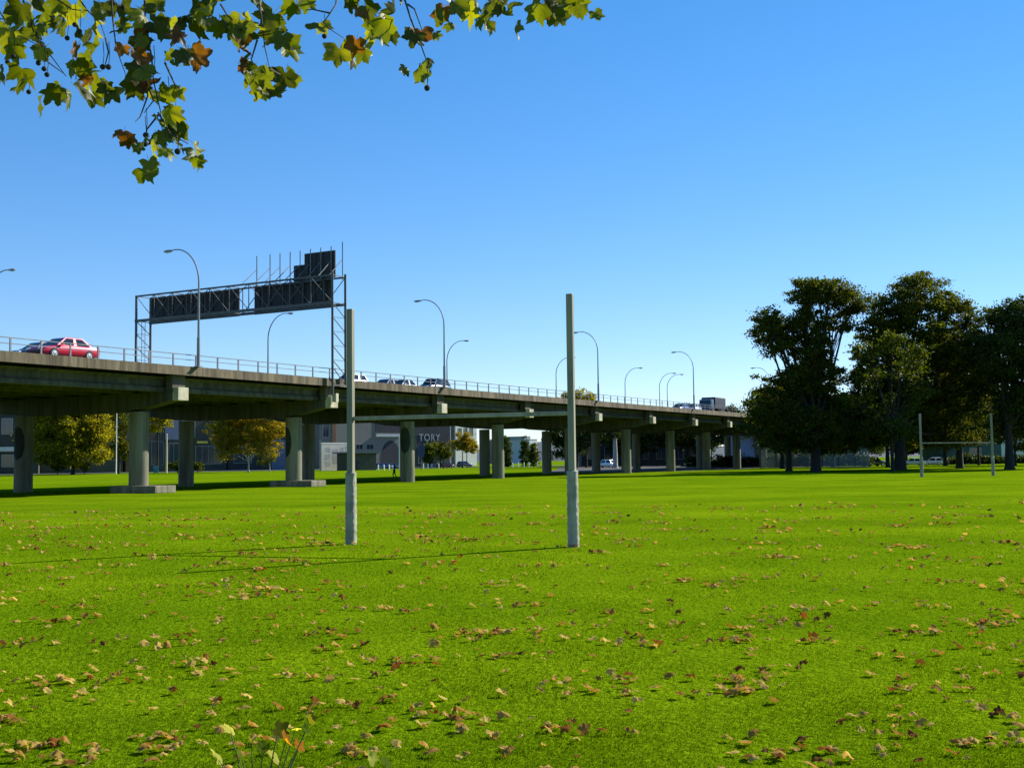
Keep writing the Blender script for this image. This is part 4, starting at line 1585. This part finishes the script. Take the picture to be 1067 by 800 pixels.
tree("small_tree", "yellow green tree top rising behind the viaduct railing by the right goal post", 601, 262,
     [(602, 415, 15, 9, 0, 1.2), (590, 420, 8, 7, 0, 1.0), (612, 420, 8, 7, 0, 1.0), (602, 430, 18, 12, 0, 1.0)], L_YEL, r=0.4, leaf=0.4, seed=46, fork=0.5, cl_r=0.9, per=80)

for i, (px, Y, lb, lob) in enumerate([
    (815, 190, "dark tree added for its shade behind the leftmost big tree, left of the fence posts", [(815, 440, 26, 22, 0, 1.0)]),  # second row, added behind the big trees to cast shade on the ground
    (868, 195, "dark tree added for its shade in the second row, just below the gap of sky between the big trees", [(866, 438, 30, 24, 0, 1.0)]),
    (925, 192, "dark tree added for its shade in the second row behind the bright green tree", [(925, 430, 36, 30, 0, 1.0)]),
    (985, 198, "dark tree added for its shade in the second row above the far goal crossbar", [(985, 430, 36, 30, 0, 1.0)]),
    (1075, 195, "dark tree added for its shade in the second row cut by the right frame edge", [(1080, 430, 34, 34, 0, 1.0)]),
    (590, 285, "dark tree beneath the viaduct, behind the fifth row of columns", [(590, 446, 20, 18, 0, 1.2), (592, 468, 16, 12, 0, 1.0), (620, 446, 18, 16, 0, 1.1)]),
    (668, 285, "wide dark tree beneath the far viaduct with its top in the deck's shade", [(668, 446, 30, 18, 0, 1.2), (655, 462, 22, 12, 0, 1.0), (690, 446, 14, 16, 0, 1.0)]),
    (716, 290, "dark low crowned tree beneath the far viaduct behind the sandy mound", [(716, 446, 28, 18, 0, 1.2), (732, 460, 20, 12, 0, 1.0)]),
    (760, 275, "dark tree at the far end of the viaduct, behind the parked cars", [(756, 446, 26, 18, 0, 1.2), (770, 458, 18, 10, 0, 1.0)]),
    (835, 255, "dark tree behind the mesh fence, left half", [(838, 440, 34, 26, 0, 1.1), (822, 462, 22, 12, 0, 0.8), (850, 466, 18, 9, 0, .7)]),
    (890, 262, "dark tree behind the mesh fence, right half", [(890, 442, 38, 26, 0, 1.1), (880, 464, 26, 9, 0, 0.8), (910, 462, 20, 9, 0, 0.8)]),
    (962, 275, "dark tree far behind the near trunks, left of the distant goal", [(960, 446, 36, 20, 0, 1.1), (950, 466, 26, 8, 0, 0.7)]),
    (1010, 285, "dark tree behind the teal shed roof", [(1008, 440, 34, 20, 0, 1.1)]),
]):
    tree("background_tree", lb, px, Y, lob, L_DARK, r=0.35, leaf=0.5, seed=70 + i, fork=0.2, cl_r=1.3, per=90)

for px0, px1, Y, h, lb, sd_ in ((715, 800, 222, 7, "dark low hedge under the far end of the viaduct, left of the mesh fence", 91), (800, 906, 203, 8, "dark hedge right behind the mesh fence", 92), (985, 1075, 215, 6, "dark low hedge in front of the teal shed", 93)):
    mid = (px0 + px1) / 2
    n_ = int((px1 - px0) / 14)
    tree("hedge", lb, mid, Y, [(px0 + (k + 0.5) * (px1 - px0) / n_, 485.5 - h * 0.6 - (px0 - 800) * 0.012, 9, h * (0.8 + 0.3 * ((k * 7) % 5) / 5), 0, 1.1) for k in range(n_)], L_DARK, r=0.08, leaf=0.3, seed=sd_, fork=0.0, cl_r=0.6, per=60, cat="hedge")

# low planting along the field edge at the left
for i, (px, Y, w, h, lb) in enumerate([(60, 241, 7, 4, "low green bush at the street edge under the broad yellow tree"), (88, 243, 5, 4, "small dark bush right of the broad yellow tree's foot"), (185, 250, 8, 5, "dark low bush left of the second far column"), (206, 252, 6, 4, "small bush in front of the shop window")]):
    tree("bush", lb, px, Y, [(px, 490 - h, w, h, 0, 1.0)], L_OLIVE if i % 2 else L_LIME, r=0.08, leaf=0.3, seed=50 + i, fork=0.0, cl_r=0.5, per=50, cat="bush")

# ------------------------------------------------------------------ plane leaves
def leaf_shape():
    prof = [(0, 1.0), (7, 0.86), (13, 0.84), (19, 0.68), (27, 0.60), (34, 0.72), (42, 0.76), (52, 0.95), (60, 0.80), (68, 0.78), (78, 0.60), (88, 0.62), (98, 0.66), (110, 0.78), (120, 0.66), (136, 0.56), (156, 0.46), (172, 0.20)]
    pts = [(math.sin(math.radians(a)) * q, math.cos(math.radians(a)) * q) for a, q in prof]
    pts += [(-x_, y_) for x_, y_ in pts[1:][::-1]]
    return np.array(pts) * 0.56


LS = leaf_shape()
NL = len(LS)
# centre + mid ring + outline
LEAF2D = np.concatenate([[[0, -0.05]], LS * 0.52 + np.array([0, -0.02]), LS])
LEAF_F = []
for k in range(NL):
    k2 = (k + 1) % NL
    LEAF_F.append((0, 1 + k2, 1 + k))
    LEAF_F.append((1 + k, 1 + k2, 1 + NL + k2, 1 + NL + k))
# petiole as a thin strip
PET = np.array([[-0.010, -0.10], [0.010, -0.10], [0.007, -0.36], [-0.007, -0.36]])
LEAF2D = np.concatenate([LEAF2D, PET])
nb_ = 1 + 2 * NL
LEAF_F.append((nb_, nb_ + 1, nb_ + 2, nb_ + 3))
NLV = len(LEAF2D)


def leaf_points(size, curl, fold, rng, wob=0.05):
    p = LEAF2D * (1 + 0.06 * rng.normal(size=LEAF2D.shape))
    x_, y_ = p[:, 0], p[:, 1]
    r2 = x_ ** 2 + y_ ** 2
    z_ = fold * np.abs(x_) + curl * r2 * 2.2 + wob * np.sin(9 * x_ + rng.random() * 6) * np.cos(8 * y_ + rng.random() * 6)
    if wob > 0.1:
        ph = rng.random(4) * 6
        z_ += 0.10 * np.sin(5 * x_ + 4 * y_ + ph[0]) + 0.06 * np.sin(13 * y_ - 7 * x_ + ph[1])
        x_ = x_ * (0.80 + 0.15 * np.cos(4 * y_ + ph[2]))
        y_ = y_ * (0.82 + 0.15 * np.cos(4 * x_ + ph[3]))
    z_ += curl * 0.5 * np.maximum(0, np.abs(x_) - 0.25) * rng.normal()
    return np.stack([x_, y_, z_], 1) * size


def rot_leaf(P, M):
    return P @ np.array(M.to_3x3()).T


M_LEAF = leaf_mat("plane_leaf", None, 0.46, (2.5, 2.3, 0.35), rough=0.5, attr=True, spec=0.3)
M_TWIG = mat("twig_bark", (0.05, 0.038, 0.028), 0.85)
M_SEED = mat("seed_ball_fuzz", (0.03, 0.024, 0.015), 0.95, bump=0.6, scale=60)
M_BARKP = mat("plane_bark", (0.16, 0.14, 0.10), 0.9, col2=(0.08, 0.07, 0.05), scale=5, bump=0.4)

hang = """8 12 30 22 8 28 10 40 30 14 52 24 3 75 24 24 74 32 35 30 30 48 10 26 60 22 24 68 28 20 45 52 22 30 20 22 5 28 24 75 14 26 85 6 24 62 4 24 100 24 28 110 10 28 125 8 26 95 36 24
56 94 26 70 97 28 85 93 30 80 66 28 79 50 24 100 88 26 115 94 28 92 78 24 140 88 30 155 98 28 170 99 24 152 58 24 141 56 22 145 72 28 130 28 26 150 18 30 165 10 30 168 26 28 182 36 24 187 20 24 147 36 26
190 54 24 176 60 22 205 58 30 195 16 26 212 6 38 226 6 34 228 26 24 240 30 34 252 31 34 206 28 28 128 138 20 133 145 20 168 128 32 176 118 26 160 150 24 172 157 24 151 178 26 156 170 20 186 151 20 203 160 28 206 168 18 165 140 24
183 93 14 250 30 32 282 18 34 289 34 34 300 46 34 308 8 28 256 65 22 265 76 32 277 80 28 296 80 30 272 95 22 286 94 20 328 27 24 353 54 32 371 45 24 378 55 22 381 10 32 390 26 38 401 24 30 372 5 26 412 8 26 405 35 20
440 36 28 440 72 24 446 79 18 446 62 13 462 12 26 475 5 28 486 10 28 468 26 14 501 19 20 520 6 28 531 8 26 512 2 24 560 8 30 575 12 26 590 6 32 601 3 24 606 8 18 575 0 28""".split()
hang = [tuple(map(float, hang[i:i + 3])) for i in range(0, len(hang), 3)]
BROWN = {(152, 58), (141, 56), (182, 36), (128, 138), (440, 36), (183, 93), (462, 12), (371, 45), (147, 36), (133, 145)}
rng = np.random.default_rng(5)


def depth_at(px, py):
    return 6.0 + 0.55 * math.sin(px * 0.021 + 1.0) + 0.3 * math.sin(py * 0.06 + px * 0.01)


pv, pc = [], []
lim_pts = []
extra = []
for k in range(150):        # the leaves of the same boughs above the picture
    px = rng.uniform(-260, 640)
    extra.append((px, rng.uniform(-230, -14), rng.uniform(22, 34)))
more = []
for (px, py, sz) in hang:
    if rng.random() < 0.95 and py < 175:
        more.append((px + rng.normal() * 9, py + rng.normal() * 7, sz * rng.uniform(0.7, 1.0)))
for i, (px, py, sz) in enumerate(hang + more + extra):
    Y = depth_at(px, py) + rng.normal() * 0.22
    c = at(px, py, Y)
    size = sz * Y / F * 1.2
    yaw = rng.uniform(0, 2 * PI)
    # leaves hang tip-down, blades tilted every way
    nrm = Vector((math.cos(yaw) * 0.8, math.sin(yaw) * 1.2, rng.normal() * 0.4 + 0.35)).normalized()
    tip = Vector((rng.normal() * 0.55, rng.normal() * 0.4, -1))
    tip = (tip - nrm * tip.dot(nrm)).normalized()
    sx = tip.cross(nrm)
    M = Matrix((sx, tip, nrm)).transposed()
    P = rot_leaf(leaf_points(size, rng.uniform(-0.6, 0.4), rng.uniform(-0.35, 0.45), rng, 0.09), M) + np.array(c)
    pv.append(P)
    if (int(px), int(py)) in BROWN or rng.random() < 0.05:
        col = np.array([0.12, 0.050, 0.014]) * rng.uniform(0.5, 1.2)
    elif rng.random() < 0.22:
        col = np.array([0.15, 0.155, 0.010]) * rng.uniform(0.8, 1.2)
    else:
        col = np.array([0.068, 0.082, 0.007]) * rng.uniform(0.5, 1.35)
    pc.append(col)
pt_base = Vector((-5.6, 2.6, 0))
plane = thing("plane_tree", "overhanging plane tree bough with lobed green and brown leaves and seed balls", "tree", pt_base)
link("leaves", np_mesh("leaves", np.concatenate(pv) - np.array(pt_base), NLV, M_LEAF, tint=np.array(pc), faces=LEAF_F), plane)

twg = """115 -12 118 25 121 50 131 78|150 -12 152 25 158 60 160 85 167 115 170 146|20 -12 36 36 58 65 69 80|268 -12 272 15 276 50 281 72|352 -12 350 5 344 14 337 24 343 30 358 40|344 14 325 10 318 11|418 -12 428 20 436 40 444 62 446 92|
-10 -5 10 30 25 40 45 50|75 -12 90 10 105 25 110 40|110 40 113 55 109 70|40 40 50 65 68 78|200 -12 206 6 228 22 252 28|230 5 238 18 244 30|268 42 262 62 266 74|281 72 292 78 296 86|152 85 154 100 146 122 141 127|152 85 160 105 150 118|165 118 178 140 196 150|165 120 153 135 151 150|172 66 182 88 184 94|470 -10 478 0 490 6|510 -12 520 0 530 6|560 -12 575 -2 596 2|380 -12 384 5 392 18|300 -10 306 0 308 8|425 5 432 10 440 32|-12 20 5 20 30 30|60 0 75 10 90 12"""
tops = []
for line in twg.replace("\n", "").split("|"):
    q = list(map(float, line.split()))
    P = [at(q[i], q[i + 1], depth_at(q[i], q[i + 1])) for i in range(0, len(q), 2)]
    n_ = len(P)
    tw = MB(pt_base)
    tw.tube(P, [0.0055 - 0.0036 * i / (n_ - 1) for i in range(n_)], 6)
    tw.build("twig", M_TWIG, plane)
    if q[1] < -5:
        tops.append(P[0])
br = MB(pt_base)
fork_p = pt_base + Vector((0.1, 0.1, 3.4))
br_paths = [[fork_p, Vector((-4.3, 3.9, 4.9)), Vector((-2.6, 5.3, 5.15)), Vector((-1.2, 6.1, 5.1)), Vector((0.6, 6.4, 4.95))],
            [fork_p, Vector((-4.9, 4.2, 4.4)), Vector((-3.6, 5.4, 4.8)), Vector((-2.2, 6.2, 4.85))]]
for pth, r0 in zip(br_paths, (0.12, 0.09)):
    br.tube(pth, [r0 * (1 - 0.75 * i / (len(pth) - 1)) for i in range(len(pth))], 9)
for p in tops:
    best = None
    for pth in br_paths:
        for a, c in zip(pth, pth[1:]):
            for f_ in (0, .25, .5, .75, 1):
                q = a.lerp(c, f_)
                if best is None or (q - p).length < (best - p).length:
                    best = q
    br.tube([best, best.lerp(p, 0.5) + Vector((0.05, 0, 0.06)), p], [0.022, 0.014, 0.0088], 6)
br.build("bough", M_BARKP, plane)
tk_ = MB(pt_base)
tk_.tube([pt_base + Vector((0, 0, -0.1)), pt_base + Vector((0, 0, 0.5)), pt_base + Vector((0.06, 0.03, 2)), fork_p, fork_p + Vector((-0.3, -0.2, 2.4))], [0.38, 0.27, 0.23, 0.2, 0.12], 14)
tk_.build("trunk", M_BARKP, plane)
balls = "8 65 14 59 38 57 40 66 46 72 49 78 107 70 113 70 83 33 78 26 160 75 152 141 151 150 185 158 175 106 338 38 445 92 128 8 70 40 30 96".split()
for i in range(0, len(balls), 2):
    px, py = float(balls[i]), float(balls[i + 1])
    c = at(px, py, depth_at(px, py))
    b = MB(pt_base)
    b.ball(c, 0.0145, 9, 7)
    b.tube([c, c + Vector((0.006, 0, 0.06)), c + Vector((0.0, 0, 0.13))], 0.0018, 4, cap=False)
    b.build("seed_ball", M_SEED, plane)

# sapling shoot close to the camera at the bottom of the picture
sp_base = Vector((gx(268, 5.2), 5.2, 0))
sap = thing("sapling", "pale leaved shoot poking up at the bottom left of the grass", "sapling", sp_base)
pv, pc = [], []
sv = [(240, 757, 24, 2), (228, 788, 30, 2), (252, 782, 20, 0), (262, 770, 22, 1), (290, 757, 30, 1), (298, 768, 28, 3), (312, 775, 26, 3), (285, 785, 30, 2), (275, 776, 22, 0), (322, 748, 26, 1), (320, 756, 18, 0), (388, 788, 24, 2), (402, 792, 26, 0), (308, 756, 16, 2)]
cols = [(0.09, 0.13, 0.012), (0.075, 0.075, 0.010), (0.46, 0.42, 0.10), (0.38, 0.14, 0.02)]
st = MB(sp_base)
for px, py, sz, ci in sv:
    Y = 5.2 + rng.normal() * 0.12
    c = at(px, py + 3, Y)
    nrm = Vector((0.75 + rng.normal() * 0.4, -0.15 + rng.normal() * 0.4, 0.7)).normalized()
    tip = Vector((rng.normal(), rng.normal(), 0.4))
    tip = (tip - nrm * tip.dot(nrm)).normalized()
    M = Matrix((tip.cross(nrm), tip, nrm)).transposed()
    pv.append(rot_leaf(leaf_points(sz * Y / F * 0.85, rng.uniform(-0.4, 0.4), rng.uniform(-0.2, 0.4), rng), M) + np.array(c) - np.array(sp_base))
    pc.append(np.array(cols[ci]) * rng.uniform(0.8, 1.2))
    root = sp_base + Vector((0.02 * rng.normal(), 0.02 * rng.normal(), 0.05)) if px < 350 else sp_base + Vector((0.5, 0, 0))
    st.tube([root, root.lerp(c, 0.5) + Vector((0, 0, 0.12)), c], [0.006, 0.004, 0.002], 5)
link("leaves", np_mesh("leaves", np.concatenate(pv), NLV, leaf_mat("sapling_leaf", None, 0.62, (2.2, 2.1, 0.5), rough=0.8, attr=True, spec=0.02), tint=np.array(pc), faces=LEAF_F), sap)
st.build("stem", mat("green_stem", (0.06, 0.08, 0.015), 0.7), sap)

# ------------------------------------------------------------------ fallen leaves
rng = np.random.default_rng(21)
spots = []
while len(spots) < 3900:
    Y = 6.3 + (rng.random() ** 1.35) * 42
    xx = rng.uniform(-1, 1) * (0.52 * Y + 1.0)
    if xx > 0 and rng.random() < 0.25:
        continue
    nn = 1 if rng.random() < 0.70 else int(rng.integers(3, 11))
    wide = rng.uniform(0.12, 0.42)
    for _ in range(nn):
        spots.append((xx + rng.normal() * wide, Y + rng.normal() * wide * 0.45))
TONES = [("tan", [(0.42, 0.26, 0.06), (0.50, 0.33, 0.09), (0.32, 0.18, 0.04)]), ("dark_brown", [(0.13, 0.055, 0.015), (0.19, 0.085, 0.02)]), ("rust", [(0.25, 0.09, 0.018), (0.28, 0.13, 0.025)]), ("pale", [(0.60, 0.42, 0.11), (0.50, 0.35, 0.09)])]
M_FALL = leaf_mat("dry_leaf", None, 0.35, (1.3, 1.0, 0.7), rough=0.9, attr=True, spec=0.03)
variants = {}
for tn, cs in TONES:
    variants[tn] = []
    for k in range(6):
        P = leaf_points(1.0, rng.uniform(0.1, 0.7) * (1 if rng.random() < 0.4 else -1), rng.uniform(-0.3, 0.3), rng, 0.15)
        P[:, 2] -= P[:, 2].min()
        variants[tn].append(np_mesh("fallen_leaf", P, NLV, M_FALL, tint=np.array([cs[k % len(cs)]]), faces=LEAF_F))
LAB = {"tan": "dry tan plane leaf curled on the grass in the foreground", "dark_brown": "dark brown crumpled plane leaf on the grass in the foreground",
       "rust": "rust orange plane leaf on the grass in the foreground", "pale": "pale bleached plane leaf on the grass in the foreground"}
kinds = ["tan", "dark_brown", "rust", "pale"]
spots.sort(key=lambda p: (abs(p[0]) > 0.45 * p[1]) * 100 + p[1])
stuff_v, stuff_c = [], []
for i, (xx, yy) in enumerate(spots):
    tn = kinds[int(rng.choice(4, p=[0.56, 0.15, 0.07, 0.22]))]
    sz = rng.uniform(0.06, 0.155)
    tilt = Matrix.Rotation(rng.normal() * 0.28, 3, "X") @ Matrix.Rotation(rng.normal() * 0.28, 3, "Y")
    rz = rng.uniform(0, 2 * PI)
    if i < 300:
        o = link("fallen_leaf", variants[tn][int(rng.integers(6))], None, (xx, yy, 0.018))
        o.scale = (sz, sz, sz * rng.uniform(0.28, 0.6))
        o.rotation_euler = (rng.normal() * 0.25, rng.normal() * 0.25, rz)
        tag(o, LAB[tn], "leaf", tn.replace("_", " ") + " leaves on the near grass")
    else:
        P = leaf_points(sz * (1 + 0.012 * yy), rng.uniform(0.1, 0.7) * (1 if rng.random() < 0.4 else -1), rng.uniform(-0.3, 0.3), rng, 0.15)
        P[:, 2] -= P[:, 2].min()
        P[:, 2] *= rng.uniform(0.3, 0.6)
        P = rot_leaf(P, tilt @ Matrix.Rotation(rz, 3, "Z")) + np.array([xx, yy, 0.022])
        stuff_v.append(P)
        cs = dict(TONES)[tn]
        stuff_c.append(np.array(cs[int(rng.integers(len(cs)))]) * rng.uniform(0.8, 1.2))
o = link("fallen_leaves", np_mesh("fallen_leaves", np.concatenate(stuff_v), NLV, M_FALL, tint=np.array(stuff_c), faces=LEAF_F))
tag(o, "scattered dry brown leaves farther out on the lawn", "leaf litter", kind="stuff")

# ------------------------------------------------------------------ grass blades (denser and finer near the camera)
def blades(n, y0, y1, seed, hmin, hmax, wk):
    rng = np.random.default_rng(seed)
    iy = rng.random(n)
    Y = 1 / (1 / y0 + (1 / y1 - 1 / y0) * iy)
    Y = Y[rng.random(n) < np.clip(1.1 - Y / 50, 0, 1)]
    n = len(Y)
    X = rng.uniform(-1, 1, n) * (0.49 * Y + 1.2)
    base = np.stack([X, Y, np.zeros(n)], 1)
    ang = rng.uniform(0, 2 * PI, n)
    w = wk * (0.6 + 0.8 * rng.random(n)) * np.maximum(1, Y / 9)
    h = rng.uniform(hmin, hmax, n) * np.minimum(1.6, np.maximum(1, Y / 16))
    clump = 0.75 + 0.35 * np.sin(X * 2.1 + 1.3 * np.sin(Y * 1.1)) * np.sin(Y * 1.7 + X * 0.7)
    h *= clump
    lean = rng.normal(size=(n, 2)) * 0.65
    sd = np.stack([np.cos(ang), np.sin(ang), np.zeros(n)], 1) * w[:, None] * 0.5
    tip = base + np.stack([lean[:, 0] * h, lean[:, 1] * h, h], 1)
    mid = base + np.stack([lean[:, 0] * h * 0.3, lean[:, 1] * h * 0.3, h * 0.55], 1)
    V = np.empty((n, 5, 3))
    V[:, 0] = base - sd
    V[:, 1] = base + sd
    V[:, 2] = mid + sd * 0.8
    V[:, 3] = tip
    V[:, 4] = mid - sd * 0.8
    return V.reshape(-1, 3)


L_GRASS = leaf_mat("grass_blade", [(0, (0.074, 0.140, 0.003)), (0.5, (0.092, 0.166, 0.003)), (0.95, (0.112, 0.190, 0.004)), (1.0, (0.18, 0.20, 0.03))], 0.5, (1.35, 1.25, 0.5), rough=1.0, spec=0.0)
V = np.concatenate([blades(560000, 6.0, 60.0, 71, 0.010, 0.026, 0.0048)])
o = link("grass", np_mesh("grass", V, 5, L_GRASS))
tag(o, "short mown bright green grass blades of the near lawn", "grass", kind="stuff")
